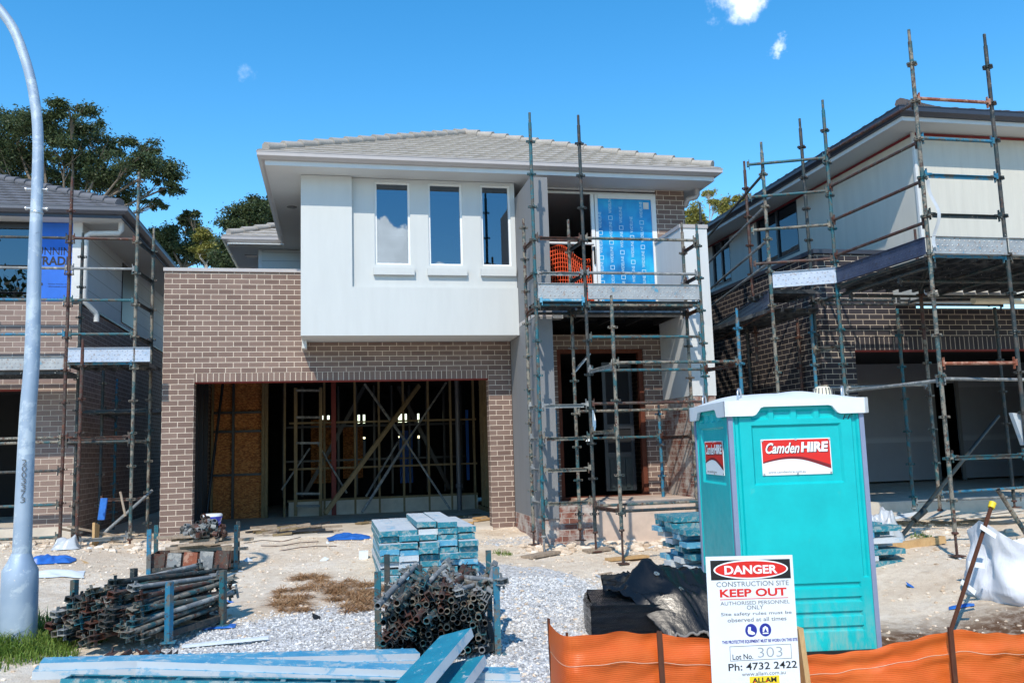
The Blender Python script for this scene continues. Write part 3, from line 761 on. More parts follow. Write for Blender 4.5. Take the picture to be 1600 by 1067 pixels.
wf.box(-2.215,-2.142,YL-.02,YL+.06,za,zb_).box(-3.4,-2.215,YL-.02,YL+.06,zb_-.06,zb_).box(-3.4,-2.215,YL-.02,YL+.06,za,za+.05).box(-4.6,-3.4,YL-.02,YL+.06,za,zb_)
wo = part('window', wf, 'framed'); sub('pane', MB().box(-3.4,-2.216,YL+.02,YL+.03,za+.05,zb_-.06), 'glassb', wo)
part('head_board', MB().box(-8,XL-.122,YL+.02,YL+.1,5.2,5.258), 'framed')
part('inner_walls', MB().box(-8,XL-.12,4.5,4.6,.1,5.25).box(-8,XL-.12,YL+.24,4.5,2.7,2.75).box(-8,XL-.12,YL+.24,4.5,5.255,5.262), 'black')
part('soffit', MB().box(-8,-.74,.25,12,5.262,5.28), 'soffit')
part('fascia', MB().box(-8,-.72,.23,.25,5.255,5.38).box(-.74,-.72,.25,12,5.255,5.38), 'slate')
mb = MB(); gutter_run(mb, [(-8,.228),(-.718,.228),(-.718,12)], 5.31, 5.425, [(0,-1),(1,-1),(1,0)]); part('gutter', mb, 'lhgutter')
hip_roof(HL, -8.6, -.66, .14, 13, 5.41, math.radians(24), MT['tilel'])
mb = MB().path([(-.80,.55,5.30),(-.80,.55,5.13),(-.83,.55,5.08),(-1.28,.56,5.07),(-1.34,.57,5.03),(-1.345,.58,4.95),(-1.345,.58,4.0),(-1.34,.62,3.93),(-1.22,.75,3.78),(-1.20,.78,3.73),(-1.20,.78,3.62)], .045, 10)
part('downpipe', mb, 'trim')
sw = part('side_window', MB().box(XL+.013,XL+.03,3.4,4.5,4.02,5.2), 'framed')
H = H0

# ------------------------------------------------------------------ the right house
HR = thing('brick_house', 'charcoal brick house with cream grooved upper storey, right of the open garage', 'house', (12.5, -2.4, 0))
H = HR; XR, YR = 10.15, -2.4; XU, YU = 11.5, -3.2
mb = MB().box(17,19,YR,YR+.23,-.2,3.37).box(XR,10.735,YR,YR+.23,-.2,2.90).box(XR,XU+.4,YR,YR+.23,2.90,4.24).box(XU+.4,17,YR,YR+.23,2.90,3.37).box(15.6,17,YR,YR+.23,-.2,2.9)
mb.box(XR,XR+.11,YR+.23,11,-.2,4.24)
part('wall', mb, 'brickd')
part('soldier_course', MB().box(10.737,15.598,YR-.002,YR+.23,2.695,2.898), 'soldierd')
part('steel_lintel', MB().box(10.66,15.7,YR+.01,YR+.22,2.678,2.693), 'rustred')
part('coping', MB().box(XR-.03,11.47,YR-.03,YR+.26,4.242,4.31).box(XR-.03,XR+.14,YR+.26,11,4.242,4.31), 'slate')
part('flat_roof', MB().box(XR+.14,XU,YR+.26,11,4.1,4.16), 'black')
mb = MB().box(XU,17,YU,YU+.12,3.42,6.0).box(XU,XU+.12,YU+.12,.27,3.42,6.0).box(XU,XU+.12,1.93,3.2,3.42,6.0).box(XU,XU+.12,4.13,12,3.42,6.0)
mb.box(XU,XU+.12,.27,1.93,3.42,4.93).box(XU,XU+.12,3.2,4.13,3.42,4.93)
part('cladding', mb, 'cladr')
part('corner_trim', MB().box(XU-.02,XU+.025,YU-.02,YU+.025,3.41,6.0), 'trim')
part('bay_soffit', MB().box(XU+.12,17,YU+.12,YR,3.45,3.48), 'soffit')
part('bay_beam', MB().tube((12.25,-3.25,3.35),(13.3,-3.25,3.35),.06,n=12).box(13.45,17,-3.4,-3.25,3.28,3.50), 'cream', label='pale beam under the cream upper storey')
part('dark_trim', MB().box(XU-.012,17,YU-.012,YU-.002,5.95,5.99).box(XU-.012,XU-.002,YU-.002,12,5.95,5.99), 'darkred')
for a, b in ((.27,1.93),(3.2,4.13)):
    wf = MB(); x0, x1 = XU+.01, XU+.08; z0, z1 = 4.93, 6.0; t_ = .05
    wf.box(x0,x1,a,a+t_,z0,z1).box(x0,x1,b-t_,b,z0,z1).box(x0,x1,a+t_,b-t_,z0,z0+t_).box(x0,x1,a+t_,b-t_,z1-t_,z1).box(x0,x1,(a+b)/2-.03,(a+b)/2+.03,z0+t_,z1-t_)
    wo = part('window', wf, 'framed'); sub('pane', MB().box(XU+.04,XU+.05,a+t_,(a+b)/2-.03,z0+t_,z1-t_).box(XU+.04,XU+.05,(a+b)/2+.03,b-t_,z0+t_,z1-t_), 'glassb', wo)
part('soffit', MB().box(11.02,18,-3.62,13,6.002,6.02), 'soffit')
part('fascia', MB().box(11.0,18,-3.64,-3.62,5.995,6.13).box(11.0,11.02,-3.62,13,5.995,6.13), 'trim')
mb = MB(); gutter_run(mb, [(10.998,13),(10.998,-3.642),(18,-3.642)], 6.06, 6.185, [(-1,0),(-1,-1),(0,-1)]); part('gutter', mb, 'slate')
hip_roof(HR, 10.92, 19, -3.72, 14, 6.17, math.radians(23), MT['tiled'])
part('garage_floor', MB().box(10.26,19,YR+.02,6,-.2,.32), 'conc')
part('plasterboard', MB().box(10.3,15.95,2.6,2.62,.36,2.95).box(16.5,19,2.6,2.62,.36,2.95).box(10.262,10.28,YR+.24,2.6,.36,2.95).box(15.95,16.5,2.602,2.62,2.5,2.95), 'plaster')
part('door_trim', MB().box(15.85,15.95,2.57,2.598,.33,2.55).box(16.5,16.58,2.57,2.598,.33,2.55), 'greyrend')
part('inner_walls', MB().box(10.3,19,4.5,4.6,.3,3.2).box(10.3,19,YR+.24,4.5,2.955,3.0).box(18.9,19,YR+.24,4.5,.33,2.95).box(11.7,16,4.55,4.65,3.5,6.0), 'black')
H = H0

# yard behind and beside: neighbour walls glimpsed in the gaps
rh = thing('weatherboard_house', 'pale weatherboard house far back in the gap left of the garage', 'house', (-.9, 13, 0))
mb = MB().box(-3.2,.2,12.5,12.7,-.1,4.6); mb.build('wall', MT['cladl'], rh)
MB().box(-3.6,.6,12.1,12.2,4.6,4.75).build('gutter', MT['slate'], rh)
fn = thing('timber_fence', 'pale paling fence seen through the back of the garage', 'fence', (4, 13, 0))
mb = MB()
for k in range(60): mb.box(.4+.15*k, .53+.15*k, 12.6+.01*(k%2), 12.62+.01*(k%2), -.1, 1.75+.02*math.sin(k*7))
mb.build('palings', MT['oldwood'], fn); MB().box(.3,9.5,12.63,12.68,.5,.58).box(.3,9.5,12.63,12.68,1.4,1.48).build('rail', MT['oldwood'], fn)

# ------------------------------------------------------------------ scaffolds
def near(v): return V(v)
class Scaf:
    def __init__(s, label, org): s.r = thing('scaffold', label, 'scaffold', org); s.n = {}
    def std(s, name, X, Y, z0, z1, mat, zp=None, jack=None, spigot=True):
        "an upright with its pressings every half metre and a screw jack below"
        mb = MB(); mb.tube((X,Y,z0), (X,Y,z1-.16 if spigot else z1), .0255, n=12)
        if spigot: mb.tube((X,Y,z1-.16), (X,Y,z1), .019, n=10)
        zz = (zp if zp is not None else z1-.4)
        while zz > z0+.08: zz -= .495
        zz += .495
        while zz < z1-.12:
            for a in range(4):
                c, q = math.cos(a*PI/2), math.sin(a*PI/2)
                mb.beam((X+c*.02,Y+q*.02,zz-.008), (X+c*.066,Y+q*.066,zz-.008), .042, .007, (0,0,1)); mb.beam((X+c*.022,Y+q*.022,zz+.014), (X+c*.062,Y+q*.062,zz+.014), .034, .006, (0,0,1))
                mb.beam((X+c*.063,Y+q*.063,zz-.012), (X+c*.063,Y+q*.063,zz+.018), .036, .006, (c,q,0))
            zz += .495
        mb.build('standard', MT[mat], s.r)
        if jack is not None:
            j = MB().tube((X,Y,jack), (X,Y,z0+.02), .016, n=8).lathe((X,Y,z0-.03), [(.03,0),(.04,.005),(.04,.025),(.03,.03)], 8).box(X-.07,X+.07,Y-.07,Y+.07,jack-.012,jack)
            j.build('screw_jack', MT['rusty' if mat != 'teal' else 'galv'], s.r)
        s.n[name] = (X, Y)
    def led(s, a, b, z, mat='teal', flat=False, gap=.03, over=0):
        A = V((*(s.n[a] if isinstance(a, str) else a), z)); B = V((*(s.n[b] if isinstance(b, str) else b), z)); d = (B-A).normalized()
        mb = MB(); p, q = A+d*gap, B-d*gap
        if flat:
            mb.beam(p+d*.06, q-d*.06, .058, .007).beam(p+d*.06+V((0,0,-.025)), q-d*.06+V((0,0,-.025)), .007, .045)
            mb.beam(p, p+d*.1, .04, .03).beam(q-d*.1, q, .04, .03)
        else: mb.tube(p, q, .0215, n=10)
        for e, sg in ((p, 1), (q, -1)):
            mb.beam(e+V((0,0,-.035))+d*sg*.012, e+V((0,0,.045))+d*sg*.012, .046, .03, d); mb.beam(e+d*sg*.03+V((0,0,-.075)), e+d*sg*.03+V((0,0,.075)), .03, .008, d)
        mb.build('ledger' if not flat else 'transom', MT[mat], s.r)
    def deck(s, x0, x1, y0, y1, z, along='x', mat='plankdark'):
        w = .225; n = max(1, int(round(((y1-y0) if along == 'x' else (x1-x0))/w)))
        for k in range(n):
            if along == 'x':
                a = y0+(y1-y0)*(k+.04)/n; b = y0+(y1-y0)*(k+.96)/n; mb = MB().box(x0,x1,a,b,z-.006,z).box(x0,x1,a,a+.006,z-.06,z-.006).box(x0,x1,b-.006,b,z-.06,z-.006)
                i = x0+.2
                while i < x1-.1: mb.box(i,i+.02,a+.006,b-.006,z-.05,z-.007); i += .42
            else:
                a = x0+(x1-x0)*(k+.04)/n; b = x0+(x1-x0)*(k+.96)/n; mb = MB().box(a,b,y0,y1,z-.006,z).box(a,a+.006,y0,y1,z-.06,z-.006).box(b-.006,b,y0,y1,z-.06,z-.006)
                i = y0+.2
                while i < y1-.1: mb.box(a+.006,b-.006,i,i+.02,z-.05,z-.007); i += .42
            mb.build('plank', MT[mat], s.r)
    def toe(s, p, q, z, h=.23, mat='toe', lip=True):
        p, q = V((*p, z)), V((*q, z)); d = (q-p).normalized(); n = d.cross(V((0,0,1)))
        mb = MB().beam(p+V((0,0,h/2)), q+V((0,0,h/2)), .005, h).beam(p+V((0,0,h)), q+V((0,0,h)), .05, .006)
        mb.beam(p+V((0,0,.003))+n*.01, q+V((0,0,.003))+n*.01, .05, .006)
        L = (q-p).length; rows = 3
        m = int(L/.075)
        for j in range(rows):
            for i in range(m):
                c = p + d*((i+.5+.5*(j % 2))*L/(m+1)) + V((0,0,h*(.22+.28*j)))
                for sg in (1, -1):
                    vs = [c+n*.0025*sg+d*.014, c+n*.0025*sg+V((0,0,.014)), c+n*.0025*sg-d*.014, c+n*.0025*sg-V((0,0,.014)), c+n*.010*sg]
                    mb.add(vs, [(0,1,4),(1,2,4),(2,3,4),(3,0,4)] if sg < 0 else [(1,0,4),(2,1,4),(3,2,4),(0,3,4)])
        mb.build('toe_board', MT[mat], s.r)
def toemat(name, a, b, stripe, rust):
    t = NT(name); co = t.obj(); n = t.noise(co, 5, 6, .7); n2 = t.noise(co, 22, 4)
    c = t.mix(t.ramp(n, [(.35, 0.), (.65, 1.)]), a, b); c = t.mix(t.ramp(n2, [(.58, 0.), (.66, .75)]), c, rust); c = t.mix(t.ramp(n, [(.63, 0.), (.69, 1.)]), c, stripe)
    t.bump(n2, .3, .003); return t.out(c, .5, .3)
MT['toe'] = toemat('galvanised_toe_board', S(176,178,178), S(150,152,154), S(70,150,180), S(150,120,100))
MT['toel'] = toemat('pale_toe_board', S(186,194,206), S(166,178,194), S(120,160,190), S(160,150,146))
MT['toed'] = toemat('dark_blue_toe_board', S(76,86,110), S(58,66,90), S(110,120,140), S(60,56,60))

m = Scaf('narrow scaffold tower before the balcony and entry, blue and rusty tube', (6.8, -2.6, 0))
Yf, Yb = -2.6, -2.0
m.std('S1', 5.54, Yf, .10, 6.25, 'teal', at(829,222,Yf).z, gz(5.5,-2.6)+.02); m.std('S2', 6.29, Yf, .12, 6.25, 'dark', at(905,225,Yf).z, gz(6.2,-2.6)+.03); m.std('S3', 8.09, Yf, .1, 4.62, 'teal', at(1091,385,Yf).z, -.1)
m.std('R1', 5.53, Yb, .12, 4.80, 'mixed', at(818,406,Yb).z, -.08); m.std('R2', 6.24, Yb, .12, 4.80, 'mixed', at(888,395,Yb).z, -.05); m.std('R3', 8.11, Yb, .1, 4.8, 'mixed', at(1062,396,Yb).z, -.05)
m.std('F', 6.38, -3.5, .22, 3.34, 'mixed', at(962,511.8,-3.5).z, gz(6.38,-3.5)+.03); m.std('G', 8.21, -3.5, -.05, 3.17, 'blue', at(1156,513.6,-3.5).z, -.2)
m.std('T', 7.86, -1.25, .46, 1.95, 'blue', 1.3, None); m.std('T2', 6.12, -1.25, .40, 2.0, 'blue', .9, None)
for z, mm in ((4.36,'rusty'),(3.84,'galv')): m.led('S1','S2',z,mm,True)
for z, mm in ((4.36,'mixed'),(3.84,'galv'),(2.89,'teal'),(2.40,'teal')): m.led('S2','S3',z,mm)
m.led('S2','S3',1.92,'rusty'); m.led('R2','R3',1.84,'mixed'); m.led('T2','T',1.44,'teal')
for y, mm in ((632,'galv'),(683,'mixed'),(732,'mixed'),(784,'mixed')):
    z = at(880,y,Yf).z; m.led('S1','S2',z,mm,True); m.led('S1','R1',z,'galv',True)
for z in (4.33,3.83,3.33): m.led('S1','R1',z,'rusty',True); m.led('S3','R3',z,'rusty',True); m.led('S2','R2',z,'dark',True)
m.led('R1','R2',3.33,'dark'); m.led('R2','R3',3.33,'dark'); m.led('S1','S2',3.36,'teal'); m.led('S2','S3',3.36,'mixed')
m.led('F','G',2.42,'mixed'); m.led('F','S2',2.40,'galv',True); m.led('G','S3',2.40,'rusty',True); m.led('F','S2',1.52,'mixed',True); m.led('F','S2',.47,'rusty',True)
m.led('F','G',at(1000,797,-3.5).z,'dark'); m.led('S2','S3',at(1000,787,Yf).z,'mixed'); m.led('T','R3',1.44,'rusty',True)
m.deck(5.56,6.28,Yf+.03,Yb-.03,3.43,'x'); m.deck(6.31,8.08,Yf+.03,Yb-.03,3.43,'x')
m.toe((5.57,Yf-.03),(6.26,Yf-.03),3.44); m.toe((6.32,Yf-.03),(8.06,Yf-.03),3.44)
m.led((5.56,Yf-.05),(6.28,Yf-.05),3.42,'plankblue'); 

l = Scaf('rusty scaffold tower with a pale toe board in the gap left of the garage', (-.8, -.3, 0))
YA = -.45
l.std('L1', -1.30, YA, .22, 5.72, 'rusty', at(103,282,YA).z, .05); l.std('L2', -.33, YA, .15, 5.83, 'mixed', at(214,283.7,YA).z, .04)
l.std('L0', -3.1, YA, .2, 5.6, 'teal', None, .05)
p = at(124,700,-.75); l.std('M1', p.x, -.75, .1, at(131,530,-.75).z, 'rusty', None, .02)
p = at(126,480,.2); l.std('B1', p.x, .2, .1, at(126,364,.2).z, 'dark', None, None)
p = at(238,470,.45); l.std('B2', p.x, .45, .1, at(240,357,.45).z, 'mixed', None, None)
p = at(158,700,.75); l.std('C1', p.x, .75, .1, at(160,590,.75).z+.3, 'dark', None, None); p = at(180,700,2.2); l.std('C2', p.x, 2.2, .1, at(181,592,2.2).z, 'blue', None, None)
for y, mm in ((373,'rusty'),(420,'galv'),(469,'teal'),(522,'teal')):
    z = at(160,y,YA).z; l.led('L1','L2',z,mm); l.led('L0','L1',z,('dark','galv','blue','blue')[(373,420,469,522).index(y)]); l.led('L2','B2',z-.02,'dark',True)
zt_ = at(160,566,YA).z
l.toe((-1.27,YA-.02),(-.10,YA-.02),zt_,.22,'toel'); l.toe((-3.1,YA-.02),(-1.33,YA-.02),at(60,578,YA).z,.2,'toe')
l.deck(-1.28,-.1,YA+.02,.42,zt_-.01,'y'); l.deck(-3.1,-1.33,YA+.02,.4,at(60,578,YA).z,'x')
l.led('L1','L2',zt_-.02,'blue'); l.led('L2','B2',zt_-.03,'galv',True)
l.led('L1','L2',at(160,682,YA).z,'rusty',True); l.led('L1','L2',at(160,684,YA).z-.06,'dark'); l.led('L0','L1',at(60,684,YA).z,'mixed'); l.led('L0','L1',at(60,688,YA).z-.03,'mixed')
l.led('L0','L1',at(60,736,YA).z,'dark'); l.led('L0','L1',at(60,789,YA).z,'teal'); l.led('L0','L1',at(60,840,YA).z,'mixed'); l.led('M1','L2',at(170,838,YA).z,'galv',True)
zm_ = at(190,640,.6).z; l.deck(-1.25,-.1,.48,1.4,zm_,'x'); l.led('L1','B1',at(115,690,-.2).z,'rusty',True); l.led('B1','B2',zm_-.05,'dark'); l.led('B1','B2',at(190,690,.3).z,'dark'); l.led('C1','C2',zm_-.06,'dark')
MB().tube(at(152,842,-.3), at(238,766,.35), .024).build('brace', MT['galv'], l.r); MB().tube(at(196,806,-.5), at(188,768,-.45), .018).build('brace', MT['oldwood'], l.r)
l.led('C1','B2',at(200,640,.6).z,'dark'); l.led('L2','B2',at(220,690,.1).z,'mixed'); l.led('C1','B2',at(200,778,.5).z,'rusty',True)

r = Scaf('tall scaffold along the charcoal brick house with an overhanging plank deck', (10, -4, 0))
P = dict(P1=(9.87,-5.4,5), P2=(10.98,-5.4,0), P3=(9.78,-3.5,0), P4=(9.84,-2.75,0), P5=(8.97,-3.1,0), P6=(9.55,-1.45,0))
gr = lambda x, y: gz(x, y)+.03
r.std('P1', 9.87,-5.4,.18,at(1433,48,-5.4).z,'mixed',at(1440,160,-5.4).z,gr(9.87,-5.4)); r.std('P2', 10.98,-5.4,.18,at(1577,57,-5.4).z,'dark',at(1584,165,-5.4).z,gr(11,-5.4))
r.std('P3', 9.80,-3.5,.18,at(1290,157,-3.5).z,'teal',at(1296,205,-3.5).z,gr(9.8,-3.5)); r.std('P4', 9.86,-2.75,2.6,at(1254,186,-2.75).z,'dark',at(1262,231,-2.75).z,None)
r.std('P5', 8.98,-3.1,.1,at(1182,222,-3.1).z,'mixed',at(1188,273,-3.1).z,gr(9,-3.1)); r.std('P6', 9.55,-1.45,2.6,at(1159,252,-1.45).z,'rusty',at(1162,295,-1.45).z,None)
p = at(1098,400,1.2); r.std('P7', p.x, 1.2,.1,at(1097,318,1.2).z,'dark',None,None)
r.std('P1i', 11.08,-3.6,2.7,at(1412,358,-3.6).z,'rusty',at(1420,307,-3.6).z,None)
p = at(1415,640,-2.75); r.std('Q1', p.x,-2.75,.25,3.30,'teal',at(1415,623.7,-2.75).z,.12,False); p = at(1455,640,-3.2); r.std('Q2', p.x,-3.2,.25,3.3,'mixed',at(1455,619,-3.2).z,.12,False)
p = at(1560,540,-2.9); r.std('Q3', p.x,-2.9,.3,3.3,'dark',at(1572,563,-2.9).z,.2,False); p = at(1272,560,-2.75); r.std('Q4', p.x,-2.75,.2,3.3,'blue',at(1275,520,-2.75).z,None,False)
p = at(1250,560,-1.9); r.std('Q5', p.x,-1.9,.2,at(1250,490,-1.9).z,'rusty',None,None)
p = at(1170,560,-1.2); r.std('Q6', p.x,-1.2,.2,3.2,'dark',None,None,False)
zd = at(1470,398,-5.4).z
for y, mm in ((158,'ledgerrust'),(219,'blue')): r.led('P1','P2',at(1500,y,-5.4).z,mm)
for y, mm in ((275,'blue'),(336,'dark')): r.led('P1','P2',at(1510,y,-5.4).z,mm,True)
for (xa, ya) in ((1440,157),(1446,218),(1452,279),(1459,343)): r.led('P3','P1',at(xa,ya+4,-5.4).z,'rusty')
r.led('P1','P2',zd-.02,'blue'); r.led('P3','P1',zd-.03,'dark')
r.toe((9.9,-5.43),(10.96,-5.43),zd,.22); r.toe((9.78,-3.55),(9.84,-5.38),zd,.22,'toed')
r.n['PX'] = (12.9,-5.4); r.led('P2','PX',zd-.02,'mixed'); r.toe((11.0,-5.43),(12.9,-5.43),zd,.22)
r.deck(9.9,13.0,-5.37,-3.235,zd-.005,'y')
r.led('P1','P1i',zd-.08,'dark',True); r.led('P1i',(11.0,-5.4),zd-.08,'dark')
for xa in (9.95,11.5,12.9): r.led((xa,-5.4),(xa,-2.75),zd-.13,'dark')
for yb in (-4.7,-3.6,-2.9): r.led((9.9,yb),(13.1,yb),zd-.19,'dark')
r.n['PY'] = (8.72,-3.05)
for (xa, ya, mm) in ((1240,252,'teal'),(1240,303,'teal'),(1240,355,'mixed'),(1240,408,'rusty')): r.led('PY','P3',at(1240,ya,-3.3).z,mm)
zs = at(1250,445,-3.3).z
r.toe((9.0,-3.13),(9.78,-3.53),zs-.02,.23,'toel'); r.deck(9.0,9.8,-3.1,-2.3,zs-.03,'x')
for (xa, ya) in ((1185,272),(1187,322),(1190,375),(1191,410)): r.led('P5','P7',at(xa,ya,-3.1).z,'dark' if ya < 300 else 'galv')
zt2 = at(1192,462,-3.1).z; r.toe((8.99,-3.0),(r.n['P7'][0],1.2),zt2-.15,.24,'toed'); r.deck(9.0,9.8,-3.0,1.2,zt2-.16,'y'); r.led('P5','P7',zt2-.2,'rusty')
r.led('Q4','Q1',zd-.1,'dark'); r.led('Q1','Q3',zd-.1,'dark')
for (a, b, ya, mm) in (('P3','P1',608,'galv'),('P1','P2',578+4,'ledgerrust')): r.led(a, b, at(1475,ya-14,-5.4).z, mm)
r.led('P1',(13,-4.6),at(1485,585,-5.4).z-.05,'galv'); r.led('Q4','Q2',at(1400,603,-3).z,'galv')
r.led('P1','P2',at(1510,712,-5.4).z,'teal',True); r.led('Q2',(13.2,-2.9),at(1460,770,-3.2).z,'blue'); r.led('Q1',(13.2,-2.8),at(1500,780,-2.8).z,'plankblue' if 0 else 'galv')
r.led('P3','Q4',at(1300,545,-3).z,'mixed',True)
mb = MB().tube(at(1408,838,-4.2), at(1560,650,-3.0), .028, n=10).tube(at(1428,812,-4.1), at(1445,797,-4.05), .045, n=10); mb.build('raker', MT['tar'], r.r)
p_ = at(1590,700,-5.0); MB().tube((p_.x,-5.0,.05), (p_.x-.35,-5.0,.62), .03).build('raker', MT['mixed'], r.r)
# ribbon of plastic tied to the corner standard
rb = MB(); c0 = at(1446,283,-5.46)
rb.grid(lambda u, v: c0 + V((.02+.10*math.sin(v*5)*v+.05*(u-.5)+.12*v, -.02+.03*math.sin(v*9), -.85*v+.02*math.sin(u*3))), 2, 14)
tag(rb.build('ribbon', MT['clearbag']), 'white plastic ribbon tied to the corner pole of the right scaffold', 'ribbon')

# ------------------------------------------------------------------ street lamp
YP = -6.3
cx = [(28.5,1012,-6.3),(34.5,860),(42.8,660),(50,560),(54.5,400),(58,300),(59.5,225),(56,169),(45,112),(26,56),(8,26),(-14,2),(-40,-16)]
pts = [at(c[0], c[1], YP) for c in cx]
lp = thing('street_lamp', 'galvanised street lamp post with curved arm and stout flared base', 'street lamp', pts[0])
ax_ = (pts[1]-pts[0]).normalized(); sh = at(31.5,890,YP)
mb = MB().path([pts[0]-ax_*.3, at(30.8,915,YP), sh, at(32.6,876,YP), at(33.6,864,YP)], [.143,.143,.140,.10,.078], 24); mb.build('base', MT['lampsteel'], lp)
sm_ = []
rad = [.075,.075,.066,.062,.054,.048,.045,.044,.043,.043,.043,.043,.043]
P_ = [at(33.8,868,YP)]+pts[1:]
def cat(P, R, n):
    out = []; rr = []
    for i in range(len(P)-1):
        p0, p1, p2, p3 = P[max(i-1,0)], P[i], P[i+1], P[min(i+2,len(P)-1)]
        for k in range(n):
            u = k/n; out.append(.5*((2*p1)+(p2-p0)*u+(2*p0-5*p1+4*p2-p3)*u*u+(3*p1-p0-3*p2+p3)*u**3)); rr.append(R[i]+(R[i+1]-R[i])*u)
    return out+[P[-1]], rr+[R[-1]]
Q_, R_ = cat(P_, rad, 5)
MB().path(Q_, R_, 20).build('pole', MT['lampsteel'], lp)
mb = MB().lathe(at(57.4,333,YP)-V((0,0,.01)), [(.052,0),(.054,.004),(.054,.016),(.052,.02)], 20)
for y in (296, 326):
    c = at(57.6,y,YP)
    for sg in (-1, 1): mb.tube(c+V((sg*.045,0,0)), c+V((sg*.085,-.01,-.004)), .012, n=8).tube(c+V((sg*.08,-.01,-.004)), c+V((sg*.092,-.01,-.005)), .018, n=6)
mb.build('clamp_bolts', MT['steel'], lp)
tx = MB()
for i, ch in enumerate('2003373'):
    y = 722+i*9.7; xx = 37.3-i*.45
    c = at(xx, y, YP); nrm = V((CAM.x-c.x, CAM.y-c.y, 0)).normalized(); side = V((-nrm.y, nrm.x, 0)); c2 = at(39.8-i*.42, y, YP)+nrm*.0745
    letters(tx, ch, -.019, .019, -.024, .024, c2-side*.008, side, (0,0,1), .001)
tx.build('number', MT['greyp'], lp)

# ------------------------------------------------------------------ portable toilet (built about its own front-left corner)
T = thing('portable_toilet', 'turquoise plastic portable toilet with white roof and red hire company plates', 'portable toilet', (6.027,-7.582,-.454), rz=math.radians(-9.44)); T.scale = (1, 1, .95)
WT, HT = 1.17, 2.17
def skin(mb, holes, x0, x1, z0, z1, fr):
    "a moulded wall skin: boxes of the frame fr(x, y, z) left out where holes are, with sloping lips"
    X = sorted({x0, x1} | {h[0] for h in holes} | {h[1] for h in holes}); Z = sorted({z0, z1} | {h[2] for h in holes} | {h[3] for h in holes})
    for i in range(len(X)-1):
        for j in range(len(Z)-1):
            a, b, c, d = X[i], X[i+1], Z[j], Z[j+1]; mx, mz = (a+b)/2, (c+d)/2
            if any(h[0] < mx < h[1] and h[2] < mz < h[3] for h in holes): continue
            mb.add([fr(a,0,c),fr(b,0,c),fr(b,0,d),fr(a,0,d)], [(0,1,2,3)])
    for h in holes:
        a, b, c, d = h[:4]; dp = h[4]; s_ = min(.018, (b-a)*.25, (d-c)*.25)
        o = [(a,c),(b,c),(b,d),(a,d)]; q = [(a+s_,c+s_),(b-s_,c+s_),(b-s_,d-s_),(a+s_,d-s_)]
        vs = [fr(x,0,z) for x, z in o]+[fr(x,dp,z) for x, z in q]
        mb.add(vs, [(0,1,5,4),(1,2,6,5),(2,3,7,6),(3,0,4,7),(4,5,6,7)])
holes = [(.19,.98,1.46,2.0,.022)] + [(.19+.2*k,.35+.2*k,2.05,2.135,.02) for k in range(4)] + [(.045,.09,.62,2.09,.018),(1.075,1.125,.62,2.09,.018)]
holes += [(.12,1.05,z,z+.05,.02) for z in (.16,.285,.41,.535)]
mb = MB()
skin(mb, holes, 0, WT, 0, HT, lambda x, y, z: V((x, y, z)))
skin(mb, holes, 0, WT, 0, HT, lambda x, y, z: V((y, WT-x, z)))
skin(mb, holes, 0, WT, 0, HT, lambda x, y, z: V((WT-x, WT-y, z)))
skin(mb, holes, 0, WT, 0, HT, lambda x, y, z: V((WT-y, x, z)))
mb.add([(0,0,0),(WT,0,0),(WT,WT,0),(0,WT,0),(0,0,HT),(WT,0,HT),(WT,WT,HT),(0,WT,HT)], [(3,2,1,0),(4,5,6,7)])
mb.box(.03,WT-.03,.03,WT-.03,.01,HT-.01)
mb.build('body', MT['loo'], T, True)
for (x, y) in ((0,0),(WT,0),(WT,WT),(0,WT)):
    sx, sy = (-1 if x == 0 else 1), (-1 if y == 0 else 1)
    MB().box(min(x+sx*.012,x-sx*.028),max(x+sx*.012,x-sx*.028),min(y+sy*.012,y-sy*.028),max(y+sy*.012,y-sy*.028),.0,2.12).build('corner_post', MT['loopost'], T, True)
MB().box(-.02,WT+.02,-.02,WT+.02,-.10,-.002).build('base', MT['blackp'], T, True)
mb = MB(); e = .045
def dome(u, v):
    x = -e+(WT+2*e)*u; y = -e+(WT+2*e)*v; k = (1-abs(2*u-1)**3.2)*(1-abs(2*v-1)**3.2)
    rib = .018*max(0, math.sin(u*PI*4)) * (1 if .16 < v < .84 else 0)
    return V((x, y, 2.225+.085*k+rib*k))
mb.grid(dome, 28, 28)
sk = [(-e,2.085),(.20,2.085),(.225,2.095),(.25,2.125),(.27,2.155),(.30,2.165),(.87,2.165),(.90,2.155),(.92,2.125),(.945,2.095),(.97,2.085),(WT+e,2.085),(WT+e,2.226),(-e,2.226)]
mb.prism(sk, (0,-e+.03,0), (1,0,0), (0,0,1), .03); mb.prism(sk, (WT,WT+e-.03,0), (-1,0,0), (0,0,1), .03)
mb.prism(sk, (-e+.03,WT,0), (0,-1,0), (0,0,1), .03); mb.prism(sk, (WT+e-.03,0,0), (0,1,0), (0,0,1), .03)
rf = mb.build('roof', MT['loowhite'], T, True)
for (x, y) in ((.12,.05),(.06,1.0),(1.06,.1)):
    c = V((x, y, 2.235)); d_ = V((.03,.05,0))
    mb = MB().path([c-d_, c-d_+V((0,0,.07)), c-d_*.6+V((0,0,.10)), c+d_*.3+V((0,0,.105)), c+d_*.8+V((0,0,.08)), c+d_+V((.0,0,0))], .009, 8); mb.build('lifting_loop', MT['steel'], rf, True)
mb = MB().lathe((.93,.22,2.24), [(.085,0),(.078,.07),(.06,.105),(.04,.112)], 22); mb.build('vent_cap', MT['cream'], T, True)
mb = MB()
for k in range(16):
    a = k*2*PI/16; mb.beam(V((.93+math.cos(a)*.0825,.22+math.sin(a)*.0825,2.265)), V((.93+math.cos(a)*.0755,.22+math.sin(a)*.0755,2.335)), .008, .008)
mb.build('vent_slots', MT['greyp'], T, True)
